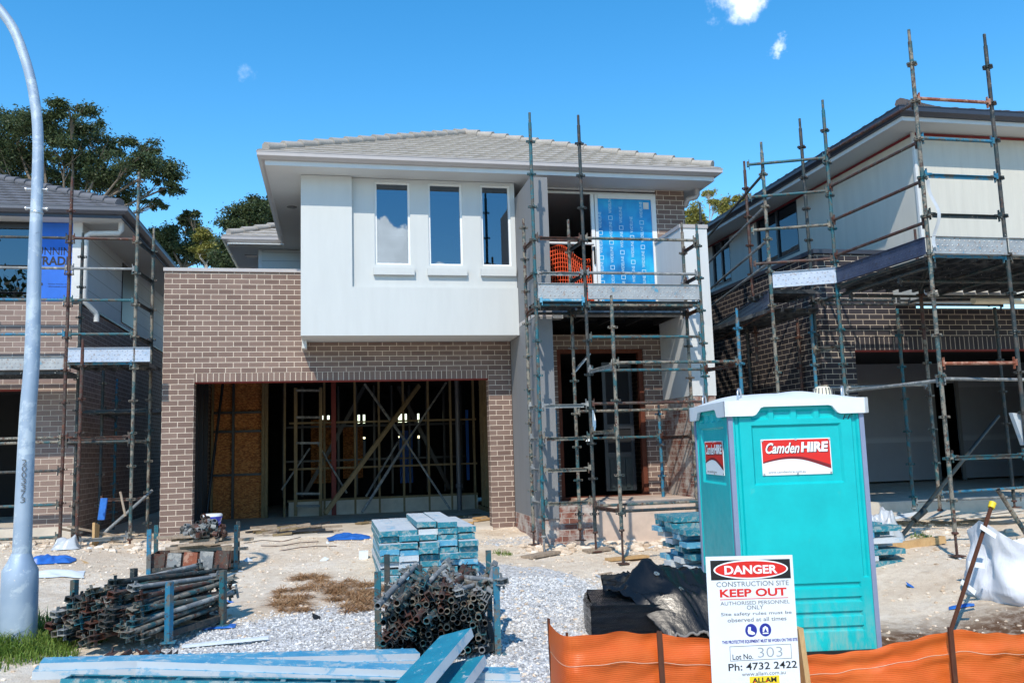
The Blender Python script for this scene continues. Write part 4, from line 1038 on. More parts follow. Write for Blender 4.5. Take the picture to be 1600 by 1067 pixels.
def plate(o, ex, w, h):
    o, ex = V(o), V(ex); ez = V((0,0,1)); nr = ex.cross(ez)
    mb = MB().prism(rect(0,w,0,h), o, ex, ez, .006); pl_ = mb.build('hire_plate', MT['whitep'], T, True)
    q = .0065
    def wave(x): return h*(.30+.16*math.sin((x/w)*PI*1.05+.25))-(.0)-h*.22*(max(0, x/w-.55)**1.2)
    n_ = 24; xs_ = [w*.012+(w*.976)*k/n_ for k in range(n_+1)]
    mb = MB()
    for k in range(n_):
        panel(mb, [(xs_[k],wave(xs_[k])),(xs_[k+1],wave(xs_[k+1])),(xs_[k+1],h*.975),(xs_[k],h*.975)], o, ex, ez, q)
    mb.build('red_field', MT['red'], pl_, True)
    mb = MB()
    for k in range(n_):
        a, b = xs_[k], xs_[k+1]; panel(mb, [(a,wave(a)-.006),(b,wave(b)-.006),(b,wave(b)+.022*(.3+b/w)),(a,wave(a)+.022*(.3+a/w))], o, ex, ez, q+.0008)
    mb.build('dark_swoosh', MT['darkred'], pl_, True)
    for (nm, mt, dx, of) in (('letter_shadow','blackp',.006,.0016),('lettering','whitep',0,.0026)):
        mb = MB(); letters(mb, 'Camden', w*.06+dx, w*.55+dx, h*.60-dx, h*.90-dx, o, ex, ez, q+of, .38, .022); letters(mb, 'HIRE', w*.565+dx, w*.965+dx, h*.62-dx, h*.90-dx, o, ex, ez, q+of, .12, .05); mb.build(nm, MT[mt], pl_, True)
    mb = MB(); letters(mb, 'www.camdenhire.com.au', w*.08, w*.62, h*.055, h*.12, o, ex, ez, q+.001); mb.build('web_address', MT['greyp'], pl_, True)
    mb = MB()
    for (x, z) in ((.02,.04),(.98,.04),(.02,.96),(.98,.96),(.5,.97),(.5,.03)):
        c = o+ex*(w*x)+ez*(h*z); mb.beam(c, c+nr*.012, .016, .016)
    mb.build('rivets', MT['steel'], pl_, True)
plate((.27,.018,1.545), (1,0,0), .61, .325)
plate((.018,WT-.27,1.545), (0,-1,0), .61, .325)
mb = MB(); letters(mb, 'FF', 1.0, 1.09, 2.03, 2.075, (0,0,0), (1,0,0), (0,0,1), .001, .3); mb.build('marker_scrawl', MT['blackp'], T, True)

# ------------------------------------------------------------------ danger sign
TL, TR = at(1102.5,869.5,-9.3), at(1238,866.5,-9.3); ex = (TR-TL); sw_ = ex.length; ex.normalize()
dn = (at(1117,1067,-9.3)-at(1102,869.5,-9.3)).normalized(); dn = (dn-ex*dn.dot(ex)+ex*.028).normalized(); ey = -dn
SG = thing('danger_sign', 'white danger construction site keep out board standing at the orange mesh', 'sign', TL+dn*.9)
bd = MB().prism(rect(0,sw_,-sw_*1.42,0), TL, ex, ey, -.004).build('board', MT['signw'], SG)
def U(x): return (x-108)/667*sw_
def Wv(y): return -(y-88)/667*sw_*.935
def ssub(name, mb, mat): sub(name, mb, mat, bd)
ssub('header', (lambda m_: (panel(m_, rect(U(140),U(752),Wv(262),Wv(117)), TL, ex, ey, .0008), m_)[1])(MB()), 'blackp')
cxs, cys = U(447), Wv(188)
for nm, rx, ry, mt, of in (('oval_rim',286,67,'whitep',.0016),('oval',274,57,'red',.0024)):
    m_ = MB(); panel(m_, disc(cxs, cys, rx/667*sw_, ry/667*sw_, 48), TL, ex, ey, of); ssub(nm, m_, mt)
def stext(name, mt, rows):
    for (s_, x0, x1, y0, y1, b_) in rows:
        m_ = MB(); letters(m_, s_, U(x0), U(x1), Wv(y1), Wv(y0), TL, ex, ey, .0034 if mt == 'whitep' else .0012 if mt != 'pencil' else .001, bold=b_); ssub(name, m_, mt)
stext('danger_lettering', 'whitep', [('DANGER',243,648,157,222,.03)])
stext('lettering', 'greyp', [('CONSTRUCTION SITE',178,732,276,312,.0),('AUTHORISED PERSONNEL',200,730,420,447,.0),('ONLY',398,525,453,483,0),('Site safety rules must be',200,740,500,531,.004),('observed at all times',247,697,541,571,.004),('www.allam.com.au',332,665,934,962,0)])
stext('keep_out_lettering', 'red', [('KEEP OUT',200,712,329,389,.032)])
m_ = MB(); panel(m_, rect(U(197),U(722),Wv(407),Wv(402)), TL, ex, ey, .001); ssub('underline', m_, 'red')
m_ = MB()
for x in (421, 530): panel(m_, disc(U(x), Wv(635), 45/667*sw_, 45/667*sw_), TL, ex, ey, .001)
ssub('safety_discs', m_, 'bluep')
m_ = MB()
panel(m_, [(U(a),Wv(b)) for a, b in ((400,660),(394,640),(402,608),(420,610),(418,636),(446,650),(450,662),(430,668))], TL, ex, ey, .0018)
panel(m_, [(U(a),Wv(b)) for a, b in ((508,650),(510,620),(530,606),(550,620),(552,650),(542,650),(530,620),(518,650))], TL, ex, ey, .0018)
panel(m_, rect(U(508),U(552),Wv(664),Wv(655)), TL, ex, ey, .0018); ssub('safety_pictograms', m_, 'whitep')
stext('blue_lettering', 'bluep', [('THIS PROTECTIVE EQUIPMENT MUST BE WORN ON THIS SITE',197,772,702,730,.03)])
m_ = MB()
for r_ in (rect(U(252),U(720),Wv(748),Wv(745)), rect(U(252),U(720),Wv(851),Wv(848)), rect(U(252),U(255),Wv(848),Wv(748)), rect(U(717),U(720),Wv(848),Wv(748))): panel(m_, r_, TL, ex, ey, .001)
ssub('lot_box', m_, 'blackp')
stext('dark_lettering', 'blackp', [('Lot No.',270,425,803,842,.01),('Ph: 4732 2422',235,757,868,921,.012),('AFTER HOURS EMERGENCY NO. ONLY 0417 210 641',225,792,1056,1076,.0),('FOR INFORMATION PHONE',300,700,1090,1110,0)])
stext('lot_number', 'pencil', [('303',462,650,762,834,-.012)])
m_ = MB(); panel(m_, rect(U(388),U(615),Wv(1040),Wv(968)), TL, ex, ey, .001); ssub('yellow_logo', m_, 'yellow')
m_ = MB(); letters(m_, 'ALLAM', U(408), U(592), Wv(1014), Wv(978), TL, ex, ey, .0018, bold=.03); ssub('logo_lettering', m_, 'blackp')
m_ = MB(); letters(m_, 'PROPERTY GROUP', U(410), U(592), Wv(1032), Wv(1021), TL, ex, ey, .0018, bold=.01)
for x in (425, 518): panel(m_, [(U(x-9),Wv(1010)),(U(x+9),Wv(1010)),(U(x),Wv(996))], TL, ex, ey, .0022)
ssub('logo_red', m_, 'red')
q0, q1 = at(1247,980,-9.22), at(1262,1090,-9.22); MB().beam(q0, q1+(q1-q0)*.4, .07, .035, (1,0,0)).build('timber_post', MT['ply'], SG)

# ------------------------------------------------------------------ orange mesh fence
FN = thing('mesh_fence', 'orange woven safety mesh strung between rusty star pickets along the front', 'fence', (5.2,-9.1,-.6))
fl = [(857,972,-8.75),(886,993,-9.15),(960,986,-9.15),(1030,990,-9.12),(1110,998,-9.16),(1180,1008,-9.2),(1255,1022,-9.14),(1330,1016,-9.10),(1400,1003,-9.16),(1485,984,-9.12),(1545,988,-9.16),(1610,990,-9.12),(1700,992,-9.12)]
top = [at(*q) for q in fl]; Tq, Rq = cat(top, [0]*len(top), 8)
N_ = len(Tq)-1
def fpt(u, v):
    i = min(int(u*N_), N_-1); f_ = u*N_-i; p = Tq[i].lerp(Tq[i+1], f_); zb = -.62
    z = p.z+(zb-p.z)*v
    fold = .020*math.sin(v*17+2.2*math.sin(p.x*1.7)+p.x*1.1)*math.sin(PI*min(1, v*3))+.020*noise.noise(V((p.x*2.2, z*7+p.x*.8, 2)))+.012*noise.noise(V((p.x*7, z*15, 5)))
    return V((p.x, p.y-.02+fold, z+.006*math.sin(p.x*23)*(1-v)))
mb = MB().grid(fpt, 260, 44); mb.build('mesh', MT['barrier'], FN)
mb = MB()
for k in range(0, 260):
    pass
st_ = [fpt(k/200, .235)+V((0,-.006,0)) for k in range(201)]; MB().path(st_, .0012, 5, False).build('drawstring', MT['cream'], FN)
for x, y, Y, w_ in ((857,966,-8.72,.018),(886,988,-9.1,.012),(1030,986,-9.19,.034),(1485,980,-9.19,.034)):
    p = at(x, y, Y); d_ = at(x+9, y+90, Y)-p; d_ = d_.normalized(); L_ = .75/abs(d_.z)
    d_ = V((d_.x*.3, 0, d_.z)).normalized()
    MB().beam(p, p+d_*L_, w_, .012, (0,1,0)).beam(p+V((0,.012,0)), p+d_*L_+V((0,.012,0)), .012, w_*.8, (0,1,0)).build('picket', MT['picket'], FN)

# leaning picket with the yellow cap and the white sack
p1, p0 = at(1549,792,-7.2), at(1488,978,-7.45)
PK = thing('star_picket', 'leaning rusty star picket with a yellow safety cap', 'picket', p0)
d_ = (p1-p0).normalized(); MB().beam(p0-d_*.3, p1, .032, .014, (0,1,0)).beam(p0-d_*.3+V((0,.008,0)), p1+V((0,.008,0)), .014, .03, (0,1,0)).build('post', MT['picket'], PK)
MB().tube(p1-d_*.01, p1+d_*.05, .03, .034, 14).build('cap', MT['yellow'], PK)
bc = V((9.32,-6.75,gz(9.3,-6.8)-.06)); zt_b = at(1537,822,-6.9).z
bc.x = 9.62
B = thing('bulk_bag', 'white woven bulk bag of rubble slumped against the leaning picket', 'bulk bag', bc)
def bag(u, v):
    a = u*2*PI; c, s_ = math.cos(a), math.sin(a); hz = (zt_b-bc.z)
    prof = (.50, .55, .56, .54, .50, .46, .42, .40, .40); k = v*8; i = min(int(k), 7); rd = prof[i]+(prof[i+1]-prof[i])*(k-i)
    sq = 1/max(abs(c)**4+abs(s_)**4, .1)**.25
    tip = max(0, -c)**3*v**3*.34+max(0, c)**4*v**3*.2
    fold = .03*math.sin(a*7+v*3)*v+.05*noise.noise(V((c*2.2, s_*2.2, v*2.4)))+.05*(.3-abs(noise.noise(V((c*3+v*2, s_*3, v*3.5)))))+.02*math.sin(a*13+v*9)*(1-v)*.6
    r_ = rd*sq+fold
    return bc+V((c*r_+.12*v*0-.10*max(0,-c)*v*v, s_*r_*.82, hz*v*.72+tip*hz-.02*(1-v)))
mb = MB().grid(bag, 72, 26)
mb.grid(lambda u, v: bag(u, 1.)*(1-v)+(bc+V((.05,.05,.30)))*v+V((0,0,.06*math.sin(u*19)*v*(1-v)*4)), 72, 6); mb.build('sack', MT['bag'], B)
for (xa, ya, xb, yb) in ((1532,822,1556,838),(1513,880,1538,884),(1502,908,1524,926)):
    MB().beam(at(xa,ya,-7.28), at(xb,yb,-7.27), .05, .006, (0,-1,.2)).build('strap', MT['whitep'], B)

# ------------------------------------------------------------------ black wrapped pallet with a tarpaulin
q = at(925,985,-6.55); x0 = at(923,960,-7.15).x; zt0 = at(960,944,-7.15).z; zb0 = gz(5.2,-7.1)-.05
BP = thing('wrapped_pallet', 'pallet of goods tightly wrapped in shiny black plastic beside the toilet', 'pallet', (x0+.6,-6.7,zb0))
RA = math.radians(-13)
def rp(x, y, z):
    'turned about the front left corner of the pallet'
    a, b = x-x0, y+7.15; return V((x0+a*math.cos(RA)-b*math.sin(RA), -7.15+a*math.sin(RA)+b*math.cos(RA), z))
def wbox(u, v):
    a = u*4; s_ = int(min(a, 3.999)); f_ = a-s_; c = [(0,0),(1.15,0),(1.15,.9),(0,.9)]; p0_, p1_ = c[s_], c[(s_+1)%4]
    x = p0_[0]+(p1_[0]-p0_[0])*f_; y = p0_[1]+(p1_[1]-p0_[1])*f_; bul = .03*math.sin(f_*PI)
    n_ = .016*noise.noise(V((x*7, y*7+v*3, v*9)))
    dx, dy = ((0,-1),(1,0),(0,1),(-1,0))[s_]
    ins = .03*(v > .9)
    return rp(x0+x+dx*(bul+n_-ins), -7.15+y+dy*(bul+n_-ins), zb0+(zt0-zb0)*v)
mb = MB().grid(wbox, 64, 20); mb.grid(lambda u, v: rp(x0+.02+1.11*u, -7.13+.86*v, zt0-.002+.012*noise.noise(V((u*6, v*6, 2)))), 20, 16); mb.build('wrapping', MT['wrapb'], BP)
mb = MB()
for k in range(3): mb.beam(rp(x0+.02,-7.05+.36*k,zb0-.05), rp(x0+1.1,-7.05+.36*k,zb0-.05), .1, .09)
mb.build('runner', MT['oldwood'], BP)
zpk = at(1010,884,-6.75).z
xa, xb, xf = x0+.16, x0+1.45, x0+.66
def tp(u, v):
    xl_ = xa+(xf-xa)*max(0, 1-v/.45)**1.5; x = xl_+(xb-xl_)*u; y = -7.27+1.1*v
    pk = .9*math.exp(-((u-.28)/.15)**2-((v-.45)/.3)**2)+.62*math.exp(-((u-.62)/.25)**2-((v-.5)/.35)**2)+.35*math.exp(-((u-.08)/.12)**2-((v-.6)/.3)**2)
    z = zt0+.02+(zpk-zt0)*min(1., pk)
    ed = max(0, .16-v)/.16; z -= ed**1.1*(.26+.10*u)+(max(0,v-.85)/.15)*.3
    z -= max(0, u-.8)/.2*.12
    f_ = .10*noise.noise(V((u*3.4, v*3.4, 1)))+.17*(.3-abs(noise.noise(V((u*6, v*4+u*3, 3)))))+.07*(.3-abs(noise.noise(V((u*13+v*4, v*10, 7)))))+.012*noise.noise(V((u*30, v*26, 2)))
    return rp(x+.05*noise.noise(V((u*5, v*5, 9)))-.05*ed*(.5-u), y-.06*ed+f_*.5, max(z+f_*.8-.01, zb0-.05))
TPo = thing('tarpaulin', 'crumpled black tarpaulin with eyelets heaped over the wrapped pallet', 'tarpaulin', (x0+.8,-6.8,zt0))
MB().grid(tp, 90, 70).build('sheet', MT['tarp'], TPo)
MB().path([tp(k/90, .003)+V((0,-.012,.006)) for k in range(91)], .011, 6).build('hem', MT['hem'], TPo)
def eye(u, v):
    c = tp(u, v); nrm = (tp(u+.02, v)-c).cross(tp(u, v+.02)-c).normalized(); m_ = MB(); nv = nrm if nrm.y < .3 else -nrm
    m_.pipe(c+nv*.004, c+nv*.014, .026, .012, 16); m_.build('eyelet', MT['steel'], TPo)
for u, v in ((.42,.22),(.78,.06),(.30,.3)): eye(u, v)

# ------------------------------------------------------------------ loose scaffold steel
def mesh_of(mb, name, mat):
    o = mb.build(name, MT[mat], None, True); return o
def put(o, m, label, cat, group):
    c = o.copy(); COL.objects.link(c); c.matrix_world = m; return tag(c, label, cat, group)
def ledger_mesh(L, mat):
    mb = MB().tube((-L/2,0,0),(L/2,0,0),.0215,n=9)
    for s_ in (-1, 1):
        a, b = sorted((s_*(L/2-.02), s_*(L/2+.10)))
        mb.box(a,b,-.034,.034,.019,.024).box(a,b,-.034,.034,-.024,-.019).box(a,b,.029,.034,-.019,.019)
        mb.beam((s_*(L/2+.055),.0,-.07),(s_*(L/2+.055),.0,.06),.03,.006,(0,1,0))
    return mesh_of(mb, 'scaffold_ledger', mat)
def standard_mesh(L, mat):
    mb = MB().pipe((-L/2,0,0),(L/2,0,0),.0245,.0195,14)
    for k in range(int(L/.495)):
        x = -L/2+.13+k*.495
        for a in range(4):
            c, s_ = math.cos(a*PI/2+.4), math.sin(a*PI/2+.4)
            mb.beam((x,c*.022,s_*.022),(x,c*.062,s_*.062),.006,.04,(1,0,0)); mb.beam((x+.02,c*.022,s_*.022),(x+.02,c*.062,s_*.062),.006,.034,(1,0,0)); mb.beam((x-.004,c*.062,s_*.062),(x+.024,c*.062,s_*.062),.03,.005,(0,c,s_))
    return mesh_of(mb, 'scaffold_tube', mat)
def plank_mesh(L, mat, w=.228, h=.062, tread=None):
    mb = MB().box(-L/2,L/2,-w/2,w/2,h-.006,h).box(-L/2,L/2,-w/2,-w/2+.005,0,h-.006).box(-L/2,L/2,w/2-.005,w/2,0,h-.006)
    mb.box(-L/2,L/2,-w/2+.005,-w/2+.025,0,.005).box(-L/2,L/2,w/2-.025,w/2-.005,0,.005)
    mb.box(-L/2,-L/2+.006,-w/2+.005,w/2-.005,.005,h-.006).box(L/2-.006,L/2,-w/2+.005,w/2-.005,.005,h-.006)
    i = -L/2+.3
    while i < L/2-.2: mb.box(i,i+.03,-w/2+.006,w/2-.006,.006,h-.0065); i += .3
    # raised studs on the tread
    for k in range(int(L/.09)):
        for j in range(3):
            x = -L/2+.06+k*.09; y = -.07+.07*j+.02*(k%2)
            mb.add([(x-.012,y,h+.0005),(x,y-.012,h+.0005),(x+.012,y,h+.0005),(x,y+.012,h+.0005),(x,y,h+.005)], [(0,1,4),(1,2,4),(2,3,4),(3,0,4)])
    o = mesh_of(mb, 'scaffold_plank', mat)
    if tread:
        o.data.materials.append(MT[tread])
        for p_ in o.data.polygons:
            if p_.normal.z > .4 and p_.center.z > h*.9: p_.material_index = 1
    return o
def frame(p, d, up=(0,0,1), rollj=0.):
    d = V(d).normalized(); up = V(up); s_ = up.cross(d).normalized(); u_ = d.cross(s_)
    m_ = Matrix((d, s_, u_)).transposed().to_4x4()
    if rollj: m_ = m_ @ Matrix.Rotation(rollj, 4, 'X')
    m_.translation = V(p); return m_
protos = []
def stillage(label, c, ang, lx, ly, zb, zp, ext=0.):
    "steel cradle: base rails and a post at each corner; local x along the load"
    t_ = thing('stillage', label, 'stillage', (c[0], c[1], zb))
    ca, sa = math.cos(ang), math.sin(ang); Lc = lambda x, y, z: V((c[0]+ca*x-sa*y, c[1]+sa*x+ca*y, z))
    mb = MB()
    for x in (-lx/2, lx/2): mb.beam(Lc(x,-ly/2,zb+.05), Lc(x,ly/2,zb+.05), .05, .05)
    for y in (-ly/2, ly/2): mb.beam(Lc(-lx/2+.026,y,zb+.05), Lc(lx/2-.026,y,zb+.05), .05, .048)
    mb.build('base_frame', MT['dark'], t_)
    for i, (x, y) in enumerate(((-lx/2,-ly/2),(lx/2,-ly/2),(lx/2,ly/2),(-lx/2,ly/2))):
        a, b = Lc(x, y, zb), Lc(x, y, zp)
        sx = .03 if y > 0 else -.03
        off = V((-sa*sx, ca*sx, 0))
        mb = MB().beam(a+off, b+off, .05, .05, (ca,sa,0)).box(a.x+off.x-.06,a.x+off.x+.06,a.y+off.y-.06,a.y+off.y+.06,zb-.012,zb); mb.build('post', MT[('blue','teal','dark','teal')[i]], t_)
    return t_, Lc
words = dict(teal='teal painted', rusty='rusty brown', dark='dark greenish', galv='grey galvanised', mixed='flaking patchy', blue='bright blue')
# heap of ledgers by the lamp
rs = random.Random(21)
ANG = math.radians(60); FR_ = atz(228,1012,-.22); CCX, CCY = FR_.x+.58*math.cos(ANG)-.47*math.sin(ANG), FR_.y+.58*math.sin(ANG)+.47*math.cos(ANG)
zb1 = gz(CCX, CCY)+.03
st, Lc = stillage('blue posted steel stillage heaped with ledgers beside the lamp post', (CCX, CCY), ANG, .72, .96, zb1, at(258,912,-6.7).z)
LM = {k: [ledger_mesh(L_, k) for L_ in (1.0, 1.16)] for k in ('teal','rusty','dark','galv','mixed')}
for v_ in LM.values(): protos += v_
dv = V((math.cos(ANG), math.sin(ANG), 0))
for layer in range(8):
    ncol = (13,13,13,12,11,9,6,3)[layer]
    for j in range(ncol):
        y = -.46+.92*(j+.5)/13+(13-ncol)*.030+rs.uniform(-.012,.012); z = zb1+.115+.050*layer+rs.uniform(-.008,.008)
        k = rs.choice(('teal','rusty','dark','teal','mixed','dark','galv','mixed','rusty','galv')); q = rs.uniform(-.10,.10)-.02*(4-layer)
        dd = (dv+V((rs.uniform(-.11,.11), rs.uniform(-.11,.11), rs.uniform(-.06,.06)))).normalized()
        put(rs.choice(LM[k]), frame(Lc(q, y, z), dd, (0,0,1), rs.uniform(-.5,.5)), f'{words[k]} scaffold ledger lying in the heap beside the lamp post', 'scaffold ledger', 'ledgers heaped beside the lamp post')
LS = {k: ledger_mesh(.75, k) for k in LM}; protos += list(LS.values())
# bundle of open tubes in the middle
zc0 = gz(3.5,-7.2)+.03; A2 = math.radians(83); Yt = -7.72
xl, xr = at(600,1000,Yt).x, at(772,1000,Yt).x
st2, Lc2 = stillage('dark posted steel stillage of bundled open ended tubes on the gravel', ((xl+xr)/2+.08, Yt+.75), A2, 1.15, (xr-xl)+.03, zc0-.03, at(768,878,-7.3).z)
TM = {k: standard_mesh(1.5, k) for k in ('teal','rusty','dark','galv','mixed')}; protos += list(TM.values())
dv2 = V((math.cos(A2), math.sin(A2), 0)); wd = xr-xl; zt2_ = at(690,921,Yt).z; ROW = 8
zlo = at(690,1022,Yt).z
for row in range(ROW):
    n_ = 11 if row < 6 else (10 if row == 6 else 7)
    for j in range(n_):
        x_ = -wd/2+.04+(wd-.08)*(j+.5*(row % 2))/11+rs.uniform(-.008,.008)+(.05 if row > 5 else 0); z = zlo+.02+(zt2_-zlo)*row/ROW+rs.uniform(-.012,.012)
        k = rs.choice(('dark','dark','mixed','rusty','galv','teal','dark','mixed')); q = rs.uniform(-.09,.07)
        if j < 2 and row > 3: q -= .1
        dd = (dv2+V((rs.uniform(-.035,.035), 0, rs.uniform(-.03,.03)))).normalized()
        base = Lc2(q, 0, z)+V((math.sin(A2), -math.cos(A2), 0))*x_
        put(TM[k], frame(base, dd, (0,0,1), rs.uniform(0,6)), f'{words[k]} open ended scaffold tube bundled in the middle stillage', 'scaffold tube', 'open tubes bundled on the gravel')
for i, (xx, yy, xq, yq, k) in enumerate(((592,944,648,884,'galv'),(622,940,668,898,'mixed'),(652,965,700,905,'rusty'),(668,968,712,918,'teal'))):
    a, b = at(xx,yy,-7.95), at(xq,yq,-6.6); dd = b-a; o = put(TM[k], frame((a+b)/2, dd, (0,0,1), .3*i), f'{words[k]} scaffold tube lying on top at the left of the middle bundle', 'scaffold tube', 'open tubes bundled on the gravel')
for i in range(30):
    k = rs.choice(('teal','dark','mixed','rusty','galv')); a = at(rs.uniform(660,765), rs.uniform(908,934), rs.uniform(-7.5,-7.2)); th = rs.uniform(1.1,1.95)
    put(LS[k], frame(a+V((math.cos(th),math.sin(th),0))*.2, (math.cos(th), math.sin(th), rs.uniform(-.1,.22)), (0,0,1), rs.uniform(0,6)), f'{words[k]} short ledger tossed on top of the middle tube bundle', 'scaffold ledger', 'ledgers tossed on the tube bundle')
for i in range(9):
    k = rs.choice(('teal','dark','rusty')); a = at(rs.uniform(588,640), rs.uniform(955,985), -7.85)
    put(LS[k], frame(a+V((.05,.42,-.02)), (.08,1,.04+rs.uniform(-.05,.05)), (0,0,1), rs.uniform(0,6)), f'{words[k]} ledger with open jaws at the left side of the middle bundle', 'scaffold ledger', 'ledgers tossed on the tube bundle')
# planks stacked behind the bundle
PM = {(k, 2.4): plank_mesh(2.4, k) for k in ('plankteal','plankblue','plankgrey')}; PM[('front',2.4)] = plank_mesh(2.4, 'plankgrey', .17, .05, 'plankblue'); PM[('slant',2.4)] = plank_mesh(2.4, 'plankgrey', .228, .06, 'plankslant')
for k_ in ('plankteal','plankblue','plankgrey'): PM[(k_,1.8)] = plank_mesh(1.8, k_, .228, .066, 'plankgrey')
protos += list(PM.values())
pw = dict(plankteal='teal', plankblue='pale blue', plankgrey='bare grey')
Yp = -4.25
for col in range(5):
    tops = (8,8,9,9,8)[col]; x_ = at(608+31.2*col, 870, Yp).x
    for k in range(tops):
        mt = rs.choice(('plankteal','plankteal','plankteal','plankblue','plankgrey')) if k < tops-1 else 'plankteal'
        z = gz(3.7,Yp)+.0+.072*k; yq = Yp+rs.uniform(-.05,.05)+(.12 if k > 5 else 0)
        tl = rs.uniform(-.012,.012)
        put(PM[(mt,1.8)], frame((x_+rs.uniform(-.008,.008), yq+.9, z), (tl,1,.01*rs.uniform(-1,1)), (tl,0,1)), f'{pw[mt]} steel plank in the five column stack before the garage', 'scaffold plank', 'planks stacked before the garage')
# planks in the stack behind the toilet (laid across)
for k in range(10):
    for j in range(4):
        mt = rs.choice(('plankblue','plankteal','plankgrey','plankteal')); z = gz(7.4,-4.6)+.10+.068*k; y = -4.95+.235*j
        L_ = 2.4; xm_ = (7.80 if k > 6 else (7.86 if (k+j) % 2 else 8.22))+rs.uniform(-.05,.05)
        if k > 7 and j == 0: continue
        put(PM[(mt,L_)], frame((xm_, y, z), (1,rs.uniform(-.01,.01),rs.uniform(-.004,.004)), (0,0,1)), f'{pw[mt]} steel plank in the crosswise stack half hidden behind the toilet', 'scaffold plank', 'planks stacked behind the toilet')
# planks in the foreground
fp = [('front',(57,1036,-8.55),(440,1026,-8.35),0,'chipped blue and grey plank, upper of the pair at the bottom left'),('front',(46,1049,-8.57),(430,1038,-8.37),0,'chipped blue and grey plank, lower of the pair at the bottom left'),
      ('front',(216,1032,-8.6),(652,1047,-8.8),0,'chipped blue plank, upper of the long pair running to the slanting planks'),('front',(214,1044,-8.62),(660,1059,-8.82),0,'chipped blue plank, lower of the long pair running to the slanting planks')]
for (mt, a, b, rl, lb) in fp:
    A_, B_ = at(*a), at(*b); d_ = (B_-A_).normalized()
    put(PM[(mt,2.4)], frame(A_+d_*1.2+V((0,.085,-.05)), d_, (0,0,1)), lb, 'scaffold plank', None)
A_, B_ = at(95,1063,-9.05), at(640,1071,-9.05); d_ = (B_-A_).normalized()
put(PM[('plankteal',2.4)], frame(A_+d_*1.2+V((0,.1,0)), d_, (0,-.12,-1)), 'teal steel plank lying upside down with its ribs showing along the bottom', 'scaffold plank', None)
A_, B_ = at(612,1120,-9.75), at(716,1000,-8.55); d_ = (B_-A_).normalized()
put(PM[('slant',2.4)], frame(B_-d_*1.2, d_, (-.45,-.35,1)), 'upper teal steel plank of the slanting pair at the bottom middle', 'scaffold plank', None)
B2_ = at(736,1043,-8.75); put(PM[('slant',2.4)], frame(B2_-d_*1.2, d_, (-.45,-.35,1)), 'lower teal steel plank of the slanting pair at the bottom middle', 'scaffold plank', None)
for k in range(5):
    p = at(100+28*k, 1058, -8.4); put(LM['rusty'][0], frame(p+V((.0,.45,-.10)), (.1,1,.02), (0,0,1), 1.2*k), 'rusty ledger pushed under the planks at the bottom left', 'scaffold ledger', 'ledgers under the bottom left planks')

# small stillage of couplers and offcuts beside the garage pillar
cs = at(303,868,-2.75); zb3 = gz(cs.x,-2.75)+.02
S3, Lc3 = stillage('low rusty stillage piled with couplers and timber offcuts by the garage pillar', (cs.x,-2.65), math.radians(4), 1.02, .62, zb3, at(250,822,-2.6).z)
mb = MB().box(cs.x-.5,cs.x+.47,-2.96,-2.95,zb3+.03,zb3+.22).box(cs.x-.5,cs.x+.47,-2.36,-2.35,zb3+.03,zb3+.22).box(cs.x-.5,cs.x-.49,-2.949,-2.361,zb3+.03,zb3+.22).box(cs.x+.46,cs.x+.47,-2.949,-2.361,zb3+.03,zb3+.22).box(cs.x-.5,cs.x+.47,-2.949,-2.361,zb3+.03,zb3+.04); mb.build('bin', MT['rusty'], S3)
for i in range(5):
    mb = MB().beam(V((cs.x-.40+.19*i,-2.975-.01*(i%2),zb3+.02)), V((cs.x-.38+.19*i,-2.975-.01*(i%2),zb3+.24)), .16, .012, (0,1,0)); mb.build('bin_plate', MT[('rusty','galv','ledgerrust','galv','rusty')[i]], S3)
for i in range(16):
    x = cs.x-.45+rs.uniform(0,.5); z = zb3+.25+.034*(i % 6); L_ = rs.uniform(.35,.8)
    mb = MB(); a = V((x, rs.uniform(-2.9,-2.45), z)); th = rs.uniform(-.25,.25); mb.o = a; mb.beam(a, a+V((math.cos(th)*L_, math.sin(th)*L_, rs.uniform(-.03,.05))), .12, .03)
    o = mb.build('timber_offcut', MT['oldwood']); tag(o, 'weathered timber offcut lying in the low rusty stillage', 'offcut', 'offcuts in the low rusty stillage')
cp = MB()
def coupler():
    m_ = MB().pipe((0,-.03,0),(0,.03,0),.034,.026,12).box(.026,.06,-.022,.022,-.012,.012).tube((.045,0,-.03),(.045,0,.05),.008,n=6).pipe((.07,0,-.03),(.07,0,.03),.032,.025,10); return m_
CPM = [mesh_of(coupler(), 'coupler', k) for k in ('rusty','dark','galv')]; protos += CPM
cw = ('rusty','dark','grey')
for i in range(70):
    r_ = rs.random(); a = rs.uniform(0,6.28); i_ = rs.randrange(3)
    p = V((cs.x+.12+.30*r_*math.cos(a), -2.65+.20*r_*math.sin(a), zb3+.44+.18*(1-r_)*rs.random()))
    o = CPM[i_].copy(); COL.objects.link(o); o.location = p; o.rotation_euler = (rs.uniform(0,6),rs.uniform(0,6),rs.uniform(0,6)); tag(o, f'{cw[i_]} steel coupler in the pile on the low stillage', 'coupler', 'couplers piled on the low stillage')
for o in protos: bpy.data.objects.remove(o)

